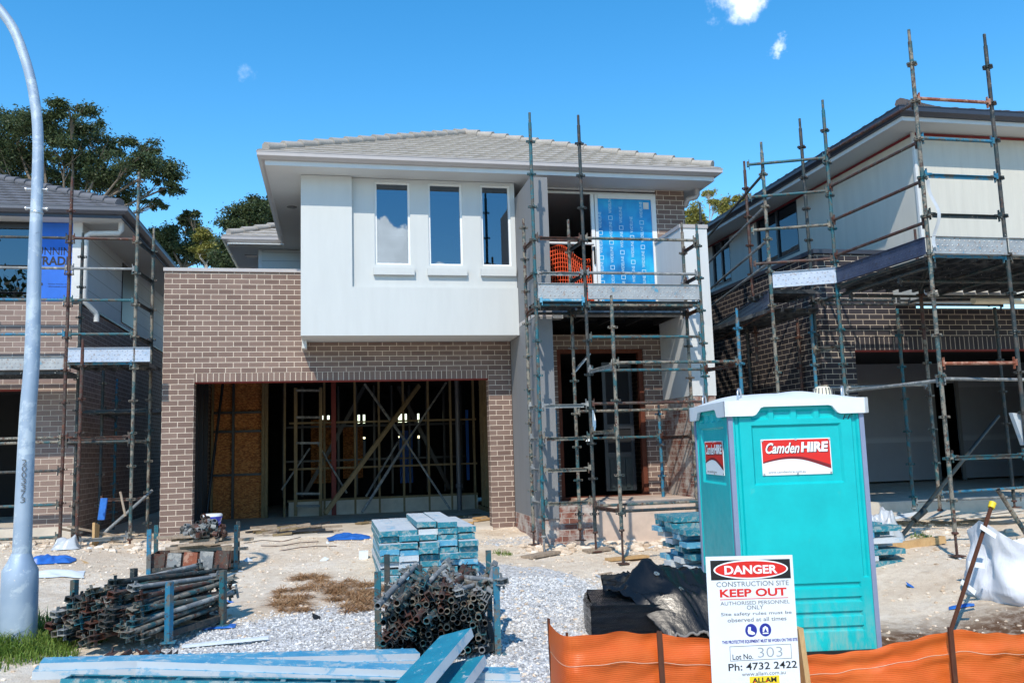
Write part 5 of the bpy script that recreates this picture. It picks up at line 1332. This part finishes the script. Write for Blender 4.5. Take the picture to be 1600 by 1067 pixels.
# ------------------------------------------------------------------ litter and site debris
bk_ = thing('bucket', 'blue plastic bucket with a pale lid on the garage slab edge', 'bucket', at(332,829,.1))
c = bk_.location; MB().lathe(c, [(.115,0),(.135,.20),(.145,.205),(.145,.225)], 24).build('tub', MT['bucket'], bk_); MB().lathe(c+V((0,0,.226)), [(.15,0),(.152,.025),(.135,.04)], 24).build('lid', MT['foam'], bk_)
MB().path([c+V((.147*math.cos(t_), -.147*abs(math.sin(t_))*.6-.06, .20-.10*math.sin(t_))) for t_ in [PI*k/12 for k in range(13)]], .004, 6).build('handle', MT['steel'], bk_)
def rag(name, label, cat, px, w, d, h, mat, yaw=0., seed=0):
    x, y = px; ca, sa = math.cos(yaw), math.sin(yaw)
    def g(u, v):
        a, b = (u-.5)*w, (v-.5)*d; e_ = min(u,1-u,v,1-v); n_ = noise.noise(V((a*5+seed, b*5, seed)))
        X, Y_ = x+ca*a-sa*b+.06*n_, y+sa*a+ca*b+.05*noise.noise(V((a*6, b*6+seed, 3)))
        return V((X, Y_, surf(X, Y_)+.012+h*max(0,(.42+.55*n_+.25*noise.noise(V((a*13, b*13, seed)))))*min(1, e_*5)))
    mb = MB().grid(g, 24, 16); mb.o = V((x, y, surf(x, y))); return tag(mb.build(name, MT[mat]), label, cat)
def gp(x, y):
    "where the photograph's pixel meets the ground"
    d = ray(x, y); t_ = 3.
    while t_ < 40:
        p = CAM+d*t_
        if p.z < gz(p.x, p.y): break
        t_ += .02
    return p.x, p.y
def gp_(x, y): return gp(x, y)
rag('plastic_sheet', 'crumpled blue plastic sheet on the dirt before the garage', 'plastic sheet', gp(545,842), .62, .5, .09, 'bluetarp', .1, 2)
rag('plastic_sheet', 'blue plastic rag lying at the foot of the left scaffold', 'plastic sheet', gp(78,880), .55, .3, .14, 'bluetarp', .1, 5)
rag('plastic_sheet', 'blue plastic scrap on the gravel right of the heaped ledgers', 'plastic sheet', gp(343,982), .26, .12, .03, 'bluetarp', .1, 9)
rag('foam_sheet', 'pale torn foam sheet on the dirt under the left scaffold', 'foam sheet', gp(92,900), .55, .35, .05, 'foam', .2, 12)
rag('plastic_bag', 'clear plastic bag slumped among scaffold feet at left', 'plastic bag', gp(103,858), .35, .3, .28, 'clearbag', .4, 15)
rag('plastic_bag', 'grey plastic bag slumped behind the plank stack right of the toilet', 'plastic bag', (9.62,-4.35), .5, .35, .75, 'clearbag', .4, 19)
rag('plastic_sheet', 'small blue plastic scrap by the white bulk bag', 'plastic sheet', gp(1500,950), .22, .06, .02, 'bluetarp', -.5, 23)
def board(label, a, b, w=.1, h=.03, mat='oldwood', name='board', cat='board', group=None, tw=0.):
    mb = MB().beam(V(a), V(b), w, h, (0,0,1), tw); mb.o = V(a); return tag(mb.build(name, MT[mat]), label, cat, group)
def gb(label, pa, pb, dz=.02, **k):
    a, b = gp(*pa), gp(*pb); return board(label, (*a, surf(*a)+dz), (*b, surf(*b)+dz+.01), **k)
gb('weathered sole board under the front scaffold foot', (822,872), (868,865), w=.2, h=.035)
gb('weathered sole board under the second scaffold foot', (915,864), (955,860), w=.2, h=.035)
gb('long thin sole board beneath the foremost scaffold pole', (950,879), (1010,872), w=.16, h=.03, mat='ply')
gb('thin pale batten on the gravel beside the blue scrap', (285,1012), (420,1003), w=.06, h=.02, mat='foam')
gb('long timber beam on the dirt right of the toilet', (1385,862), (1475,850), .05, w=.09, h=.09, mat='ply')
board('upright blue board leaning in the gap between the houses', at(158,812,-.1), at(163,778,-.05), .12, .02, 'bluetarp')
mb = MB().beam(at(148,832,-.3), at(152,818,-.2), .5, .05); 
tag(MB(at(148,850,-.5)).beam(at(149,858,-.5), at(150,818,-.42), .035, .26, (0,-1,0)).build('foam_block', MT['ply']), 'boxy ply faced block leaning between the left scaffold feet', 'block')
for i, (a, b, w) in enumerate((((105,822),(190,838),.07),((130,862),(195,838),.08),((95,826),(128,832),.06),((110,870),(185,845),.05))):
    board('weathered plank strewn among the left scaffold feet', at(a[0],a[1],-.4+.1*i), at(b[0],b[1],-.2+.1*i), w, .03, 'oldwood', 'board', 'board', 'boards among the left scaffold feet')
for i in range(26):
    x = rs.uniform(400,520); y = rs.uniform(806,822); p = at(x, y, rs.uniform(.05,.9)); L_ = rs.uniform(.2,.9); th = rs.uniform(.2,.9) if i % 3 else rs.uniform(-.3,.2); zz = .045+.03*(i % 4)
    a = V((p.x-.2, p.y+.1, zz)); board('timber offcut strewn along the garage slab edge at left', a, a+V((L_*math.cos(th), L_*math.sin(th)*.5, rs.uniform(-.01,.05))), rs.uniform(.05,.12), .03, rs.choice(('oldwood','stud','oldwood','framed')), 'timber_offcut', 'offcut', 'offcuts along the slab edge')
for i in range(22):
    p = V((rs.uniform(3.0,5.4), rs.uniform(.4,2.6), .05)); L_ = rs.uniform(.15,.7); th = rs.uniform(-.5,.8)
    board('flat timber scrap lying on the garage floor', p, p+V((L_*math.cos(th), L_*math.sin(th), .01)), rs.uniform(.08,.2), .025, rs.choice(('ply','oldwood','stud')), 'timber_offcut', 'offcut', 'scraps on the garage floor')
for i, (x, y) in enumerate(((1395,812),(1420,800),(1450,790),(1480,800),(1505,795),(1535,788),(1560,800),(1440,815),(1520,812),(1380,800))):
    p = at(x, y, -3.0-.2*(i % 3)); zz = gz(p.x,-3.1)+.06+.02*(i % 3); L_ = rs.uniform(.5,1.1); th = rs.uniform(-.35,.35)
    board('broken plasterboard sheet strewn before the charcoal house garage', (p.x-.3,p.y,zz), (p.x-.3+L_*math.cos(th), p.y+L_*math.sin(th), zz+rs.uniform(0,.09)), rs.uniform(.15,.35), .012, rs.choice(('foam','oldwood','conc')), 'plasterboard_scrap', 'scrap', 'scraps before the charcoal garage')
for i, (x, y) in enumerate(((700,900),(560,925),(640,862),(1010,858),(345,950),(880,912),(935,900),(1060,905))):
    a = gp(x, y); th = rs.uniform(0,3); L_ = rs.uniform(.15,.4)
    board('small pale splinter of timber on the open dirt', (*a, surf(*a)+.012), (a[0]+L_*math.cos(th), a[1]+L_*math.sin(th), surf(*a)+.02), .03, .012, 'foam' if i % 2 else 'oldwood', 'timber_splinter', 'splinter', 'splinters on the open dirt')
tag((lambda m_: (setattr(m_, 'o', V((*gp(600,875), 0))), m_.box(gp(568,872)[0]-.06, gp(568,872)[0]+.06, gp(568,872)[1]-.05, gp(568,872)[1]+.05, surf(*gp(568,872))-.02, surf(*gp(568,872))+.10))[1])(MB()).build('foam_block', MT['foam']), 'small pale foam block on the dirt left of the stacked planks', 'block')
a, b = at(1578,640,-5.6), at(1610,705,-5.6)
tag((lambda m_: (setattr(m_, 'o', a), m_.prism([(0,0),(.42,-.05),(.42,-.42),(.12,-.40)], at(1576,645,-5.3), (1,0,0), (0,0,1), .06))[1])(MB()).build('formwork_panel', MT['plankgrey']), 'flaking white steel panel fixed at the far right edge', 'panel')
for k in range(3):
    pts_ = [V((*gp(380+28*k+i*30, 848+6*k-i*2), 0)) for i in range(4)]
    for p in pts_: p.z = surf(p.x, p.y)+.02+.02*math.sin(p.x*9)
    mb = MB(pts_[0]).path(pts_, .007, 6); tag(mb.build('bent_bar', MT['rusty']), 'bent rusty reinforcing bar lying on the dirt', 'bar', 'bent bars on the dirt')
for i in range(42):
    p = V((rs.uniform(-1.5,10), -rs.uniform(.6,6.5), 0)); p.z = surf(p.x, p.y)+.006; th = rs.uniform(0,3); w_ = rs.uniform(.02,.07)
    mb = MB(p); e1 = V((math.cos(th), math.sin(th), rs.uniform(-.1,.3)))*w_; e2 = V((-math.sin(th), math.cos(th), rs.uniform(-.1,.4)))*w_*rs.uniform(.3,.9)
    mb.add([p-e1-e2, p+e1-e2*.7, p+e1*.8+e2+V((0,0,.02)), p-e1*.7+e2, p+V((0,0,.015))], [(0,1,4),(1,2,4),(2,3,4),(3,0,4)])
    k_ = rs.choice(('foam','foam','bluetarp','clearbag','ply','blackp')); wd_ = dict(foam='white', bluetarp='blue', clearbag='grey', ply='brown', blackp='black')[k_]
    tag(mb.build('paper_scrap', MT[k_]), f'tiny {wd_} scrap of rubbish blown across the dirt', 'scrap', 'tiny scraps blown across the dirt')
vt = MB(); c = at(921,640,-2.35)
vt.o = c; vt.grid(lambda u, v: c+V((-.012+.07*u+.06*math.sin(v*2.6)-.10*v*v, .01*math.sin(v*5), -.30*v-.16*v)), 3, 12); tag(vt.build('ribbon', MT['whitep']), 'strip of white tape hanging from the entry scaffold', 'ribbon')

board('white batten leaning diagonally inside the dark entry doorway', at(895,584,-1.0), at(921,553,-.95), .1, .02, 'foam')
# ------------------------------------------------------------------ grass and weeds
def blades(name, mat, spots, label=None, cat=None, kind=None, lie=0., org=None, group=None):
    vs = []; fs = []; r_ = random.Random(len(spots)*13+7)
    for (x, y, n_, rad_, h) in spots:
        for _ in range(n_):
            a = r_.uniform(0,6.28); q = rad_*math.sqrt(r_.random()); px, py = x+q*math.cos(a), y+q*math.sin(a)*.8; z = surf(px, py)-.01; L_ = h*r_.uniform(.4,1.1)*(1-.5*q/rad_)
            th = r_.uniform(0,6.28); ln = r_.uniform(.2,.9)+lie; w_ = .0035+.002*r_.random(); sx, sy = -math.sin(th)*w_, math.cos(th)*w_; b = len(vs)
            if lie: z += r_.random()*.07*(1-q/rad_)
            m1 = (px+math.cos(th)*ln*L_*.35, py+math.sin(th)*ln*L_*.35, z+L_*.6/(1+lie)); m2 = (px+math.cos(th)*ln*L_, py+math.sin(th)*ln*L_, z+L_*(.8 if not lie else .25)/(1+lie*.6))
            vs += [(px-sx,py-sy,z),(px+sx,py+sy,z),(m1[0]+sx*.8,m1[1]+sy*.8,m1[2]),(m1[0]-sx*.8,m1[1]-sy*.8,m1[2]),m2]; fs += [(b,b+1,b+2,b+3),(b+3,b+2,b+4)]
    o_ = V((spots[0][0], spots[0][1], surf(spots[0][0], spots[0][1])))
    me = bpy.data.meshes.new(name); me.from_pydata([V(v)-o_ for v in vs], [], fs); me.materials.append(MT[mat]); o = bpy.data.objects.new(name, me); o.location = o_; COL.objects.link(o)
    return tag(o, label, cat, group, kind)
lx, ly = pts[0].x, pts[0].y
blades('grass', 'grass', [(lx+.12,ly-.22,900,.35,.26),(lx-.2,ly-.2,700,.4,.24),(lx+.05,ly+.30,700,.35,.34),(lx+.38,ly+.05,500,.3,.22),(lx+.3,ly+.42,350,.3,.2),(lx-.35,ly+.2,600,.4,.3),(lx+.30,ly-.45,450,.3,.18),(lx-.1,ly-.6,500,.4,.16)], kind='stuff')
for i, (x, y, q) in enumerate(((505,917,.42),(452,945,.20),(565,946,.2),(590,927,.2),(540,932,.16))):
    g_ = gp(x, y); blades('dead_grass', 'straw', [(g_[0]+q*rs.uniform(-1.1,1.1), g_[1]+q*rs.uniform(-1.7,1.7), int(330*q), q*rs.uniform(.15,.5), rs.uniform(.10,.22)) for k in range(14)], ('largest','small left','small right','long thin','little middle')[i]+' clump of brown dead grass on the dirt before the garage', 'grass clump', lie=1.2)
g_ = (6.75,-5.15); blades('dry_brush', 'straw', [(g_[0],g_[1],260,.2,.34),(g_[0]+.15,g_[1]+.05,200,.15,.3)], 'tangle of dry brush under the left end of the crosswise plank stack', 'brush')
for i, (x, y) in enumerate(((858,842),(868,835),(785,866),(1440,842),(1555,838),(1600,850))):
    g_ = gp(x, y); blades('weed', 'grass', [(g_[0],g_[1],90,.14,.16)], 'small green weed growing from the rubble', 'weed', group='weeds in the rubble')

# ------------------------------------------------------------------ trees
def tree(name, label, base, blobs, n, mat, bark, size, seed, group=None, trunk=.22):
    "blobs: (centre, rx, ry, rz); leaves spread through each, limbs run to each from the trunk"
    r_ = random.Random(seed); root = thing(name, label, 'tree', base, group)
    vs = []; fs = []; tot = sum(b[1]*b[3] for b in blobs)
    for (c, rx, ry, rz) in blobs:
        # several twig clumps inside every blob leave gaps of sky
        m_ = max(8, int(26*rx*rz/(size*size*36)))
        cl = []
        for _ in range(m_):
            while True:
                q = V((r_.uniform(-1,1), r_.uniform(-1,1), r_.uniform(-1,1)))
                if .2 < q.length < 1: break
            cl.append((c+V((q.x*rx, q.y*ry, q.z*rz)), r_.uniform(.18,.45)*min(rx, rz, 1.1)))
        for _ in range(int(n*rx*rz/tot)):
            cc_, cr = r_.choice(cl); p = cc_+V((r_.gauss(0,.75)*cr*1.3, r_.gauss(0,.75)*cr*1.3, r_.gauss(0,.6)*cr))
            d = V((r_.uniform(-1,1), r_.uniform(-1,1), r_.uniform(-1.2,.3))).normalized(); s_ = d.cross(V((r_.uniform(-1,1), r_.uniform(-1,1), r_.uniform(-1,1)))).normalized()
            L_ = size*r_.uniform(.6,1.3); w_ = L_*.20; b = len(vs); vs += [p, p+d*L_*.5+s_*w_, p+d*L_, p+d*L_*.5-s_*w_]; fs.append((b,b+1,b+2,b+3))
    me = bpy.data.meshes.new('crown'); me.from_pydata([v-V(base) for v in vs], [], fs); me.materials.append(MT[mat]); o = bpy.data.objects.new('crown', me); COL.objects.link(o); o.parent = root
    mb = MB(); b0 = V(base); cen = sum((b[0] for b in blobs), V((0,0,0)))/len(blobs); fork = b0.lerp(V((cen.x, cen.y, min(b[0].z for b in blobs))), .75); fork.x = b0.x+(cen.x-b0.x)*.4; fork.y = b0.y
    mb.path([b0, b0.lerp(fork, .5)+V((.1,0,0)), fork], [trunk, trunk*.85, trunk*.7], 10)
    for (c, rx, ry, rz) in blobs:
        mid = fork.lerp(c, .5)+V((r_.uniform(-.4,.4), r_.uniform(-.4,.4), -.25*rz)); mb.path([fork, mid, c], [trunk*.34, trunk*.18, trunk*.06], 7)
        for _ in range(9):
            q = c+V((r_.uniform(-.8,.8)*rx, r_.uniform(-.8,.8)*ry, r_.uniform(-.6,.8)*rz)); s0 = mid.lerp(c, r_.uniform(.2,1)); mb.path([s0, s0.lerp(q, .5)+V((0,0,r_.uniform(-.1,.15))), q], [trunk*.085, trunk*.055, trunk*.02], 5)
    mb.build('trunk', MT[bark], root)
def blob(x, y, Y, rx, ry): 
    c = at(x, y, Y); k = (Y-CAM.y)*1.03/F_PX; return (c, rx*k, min(rx, 60)*k*.8, ry*k)
Y1 = 17
tree('gum_tree', 'tall spreading gum tree with open dark crown behind the slate roof', at(95,480,Y1)*1, [blob(15,195,Y1+1,34,22),(blob(65,205,Y1,40,26)),blob(110,175,Y1-1,34,17),blob(135,200,Y1+1,26,18),blob(30,245,Y1+1.5,40,26),blob(100,235,Y1-.5,40,20),blob(165,225,Y1,34,16),blob(228,228,Y1+.5,24,13),blob(250,262,Y1,32,18),blob(205,255,Y1-1,36,18),blob(140,268,Y1,42,24),blob(80,285,Y1+1,36,22),blob(270,290,Y1,24,12),blob(180,295,Y1+1,34,20),blob(242,318,Y1,22,8),blob(20,290,Y1+2,30,22),blob(-30,230,Y1,40,40)], 62000, 'leaf', 'barkd', .125, 5, trunk=.26)
Y2 = 19
tree('gum_tree', 'scrubby gum with sparse yellow tips left of the terrace parapet', at(285,480,Y2), [blob(262,365,Y2,22,18),blob(290,350,Y2+1,18,12),blob(310,380,Y2,24,18),blob(330,400,Y2,24,16),blob(275,395,Y2,26,18),blob(296,335,Y2,12,8),blob(250,385,Y2+1,14,18)], 26000, 'leaf', 'barkd', .12, 9, trunk=.16)
tree('gum_tree', 'yellow tipped sapling between the scrubby gum and terrace roof', at(322,480,18), [blob(318,366,18,12,12),blob(326,382,18,14,12),blob(316,392,18,14,10)], 5000, 'leafy', 'bark', .11, 19, trunk=.09)
Y3 = 15
tree('gum_tree', 'rounded dark gum rising behind the small terrace roof', at(395,480,Y3), [blob(378,345,Y3,26,18),blob(398,330,Y3,20,18),blob(412,318,Y3+1,18,14),blob(372,372,Y3,22,20),blob(360,398,Y3,20,20),blob(420,345,Y3+1,22,22)], 34000, 'leafb', 'barkd', .11, 11, trunk=.16)
Y4 = 15
tree('gum_tree', 'pale yellow sparse gum beyond the rendered pillar', at(1085,520,Y4), [blob(1082,330,Y4,18,14),blob(1095,345,Y4,18,12),blob(1078,352,Y4,16,12),blob(1110,300,Y4+1,16,9),blob(1120,318,Y4,14,8)], 6000, 'leafy', 'bark', .10, 15, trunk=.11)
tree('gum_tree', 'yellow bushy gum top above the charcoal house gutter at left', at(1150,520,16), [blob(1140,322,16,20,12),blob(1158,312,16,16,10),blob(1130,335,16,16,8),blob(1165,325,16,14,10)], 9000, 'leafy', 'bark', .10, 17, trunk=.11)
# the row of trees over the road, seen only mirrored in the left window
r_ = random.Random(4); vs = []; fs = []
for k in range(7):
    cx_, cy_ = -27+3.4*k, -40+r_.uniform(-3,3); hh = r_.uniform(9,13)
    for _ in range(1500):
        q = V((r_.gauss(0,1.5), r_.gauss(0,1.5), 0)); z = gz(0,-20)+hh*(.12+.88*r_.random()**.8); p = V((cx_+q.x, cy_+q.y, z)); d = V((r_.uniform(-1,1), r_.uniform(-1,1), r_.uniform(-1,1))).normalized(); s_ = d.cross(V((.3,.2,1))).normalized(); b = len(vs)
        vs += [p, p+d*.25+s_*.16, p+d*.5, p+d*.25-s_*.16]; fs.append((b,b+1,b+2,b+3))
me = bpy.data.meshes.new('far_trees'); me.from_pydata(vs, [], fs); me.materials.append(MT['leaf']); o = bpy.data.objects.new('far_trees', me); COL.objects.link(o); tag(o, kind='stuff')

# ------------------------------------------------------------------ light
SUN = V((-.42, -1, 1.17)).normalized()
el = math.asin(SUN.z); az = math.atan2(SUN.x, SUN.y)
sl = bpy.data.lights.new('sun', 'SUN'); sl.energy = 2.65; sl.angle = math.radians(.53); sl.color = (1, .91, .78)
so = bpy.data.objects.new('sun', sl); COL.objects.link(so); so.rotation_euler = SUN.to_track_quat('Z', 'Y').to_euler(); so.location = (0, -20, 30)
W = bpy.data.worlds.new('World'); SC.world = W; W.use_nodes = True; t = W.node_tree; n = t.nodes; bg = n['Background']
sky = n.new('ShaderNodeTexSky'); sky.sky_type = 'NISHITA'; sky.sun_disc = False; sky.sun_elevation = el; sky.sun_rotation = az
sky.air_density = 1.0; sky.dust_density = .0; sky.ozone_density = 1.0; sky.altitude = 50
hs = n.new('ShaderNodeHueSaturation'); hs.inputs['Hue'].default_value = .494; hs.inputs['Saturation'].default_value = 1.42; hs.inputs['Value'].default_value = 1.; t.links.new(sky.outputs[0], hs.inputs['Color'])
tc = n.new('ShaderNodeTexCoord'); cur = hs.outputs[0]
def cloud(d, rad, scale, thr, soft, squash, amount, seed, colr):
    "one small cumulus in the sky at direction d"
    global cur
    d = V(d).normalized(); sd = d.cross(V((0,0,1))).normalized(); up = sd.cross(d)
    def dot(v):
        k = n.new('ShaderNodeVectorMath'); k.operation = 'DOT_PRODUCT'; k.inputs[1].default_value = v; t.links.new(tc.outputs['Generated'], k.inputs[0]); return k.outputs['Value']
    def ma(op, a, b, c=None):
        k = n.new('ShaderNodeMath'); k.operation = op
        for i, x in enumerate((a, b, c)):
            if x is None: continue
            if isinstance(x, (int, float)): k.inputs[i].default_value = x
            else: t.links.new(x, k.inputs[i])
        return k.outputs[0]
    a = ma('MULTIPLY', dot(sd), 1/rad); b = ma('MULTIPLY', dot(up), 1/(rad*squash)); r2 = ma('ADD', ma('MULTIPLY', a, a), ma('MULTIPLY', b, b))
    nz = n.new('ShaderNodeTexNoise'); nz.inputs['Scale'].default_value = scale; nz.inputs['Detail'].default_value = 7; nz.inputs['Roughness'].default_value = .58
    mp = n.new('ShaderNodeVectorMath'); mp.operation = 'ADD'; mp.inputs[1].default_value = (seed, seed*.7, 0); t.links.new(tc.outputs['Generated'], mp.inputs[0]); t.links.new(mp.outputs[0], nz.inputs['Vector'])
    f = ma('SUBTRACT', nz.outputs['Fac'], ma('MULTIPLY', r2, .34)); mr = n.new('ShaderNodeMapRange'); mr.interpolation_type = 'SMOOTHSTEP'
    mr.inputs[1].default_value = thr; mr.inputs[2].default_value = thr+soft; mr.inputs[4].default_value = amount; t.links.new(f, mr.inputs[0])
    fw = ma('MULTIPLY', mr.outputs[0], ma('GREATER_THAN', dot(d), .3))
    mx = n.new('ShaderNodeMix'); mx.data_type = 'RGBA'; t.links.new(fw, mx.inputs[0]); t.links.new(cur, mx.inputs[6])
    nz2 = n.new('ShaderNodeTexNoise'); nz2.inputs['Scale'].default_value = scale*.8; nz2.inputs['Detail'].default_value = 5; t.links.new(mp.outputs[0], nz2.inputs['Vector'])
    rp = n.new('ShaderNodeMix'); rp.data_type = 'RGBA'; m2 = n.new('ShaderNodeMapRange'); m2.inputs[1].default_value = .4; m2.inputs[2].default_value = .62; t.links.new(nz2.outputs['Fac'], m2.inputs[0]); t.links.new(m2.outputs[0], rp.inputs[0])
    rp.inputs[6].default_value = tuple(c*.72 for c in colr)+(1,); rp.inputs[7].default_value = tuple(colr)+(1,)
    t.links.new(rp.outputs[2], mx.inputs[7]); cur = mx.outputs[2]
WHT = (9., 9.2, 9.6)
cloud(ray(1158, 2), .050, 26, .34, .36, .62, .95, 3.1, WHT)
cloud(ray(1219, 72), .017, 60, .34, .3, 1., .6, 8.2, WHT)
cloud(ray(386, 117), .018, 60, .40, .4, .8, .22, 5.7, WHT)
def refl(x, y): d = ray(x, y); return V((d.x, -d.y, d.z))
cloud(refl(592, 404), .052, 24, .30, .07, 1.05, 1., 2.3, (17, 17, 17))
cloud(refl(694, 420), .030, 40, .40, .1, .35, .9, 6.3, (17, 17, 17))
t.links.new(cur, bg.inputs['Color']); bg.inputs['Strength'].default_value = .15

SC.view_settings.view_transform = 'Standard'; SC.view_settings.look = 'None'; SC.view_settings.exposure = 0.72; SC.view_settings.gamma = 1
SC.render.engine = 'CYCLES'; SC.cycles.max_bounces = 7; SC.cycles.transparent_max_bounces = 12
SC.cycles.use_denoising = True
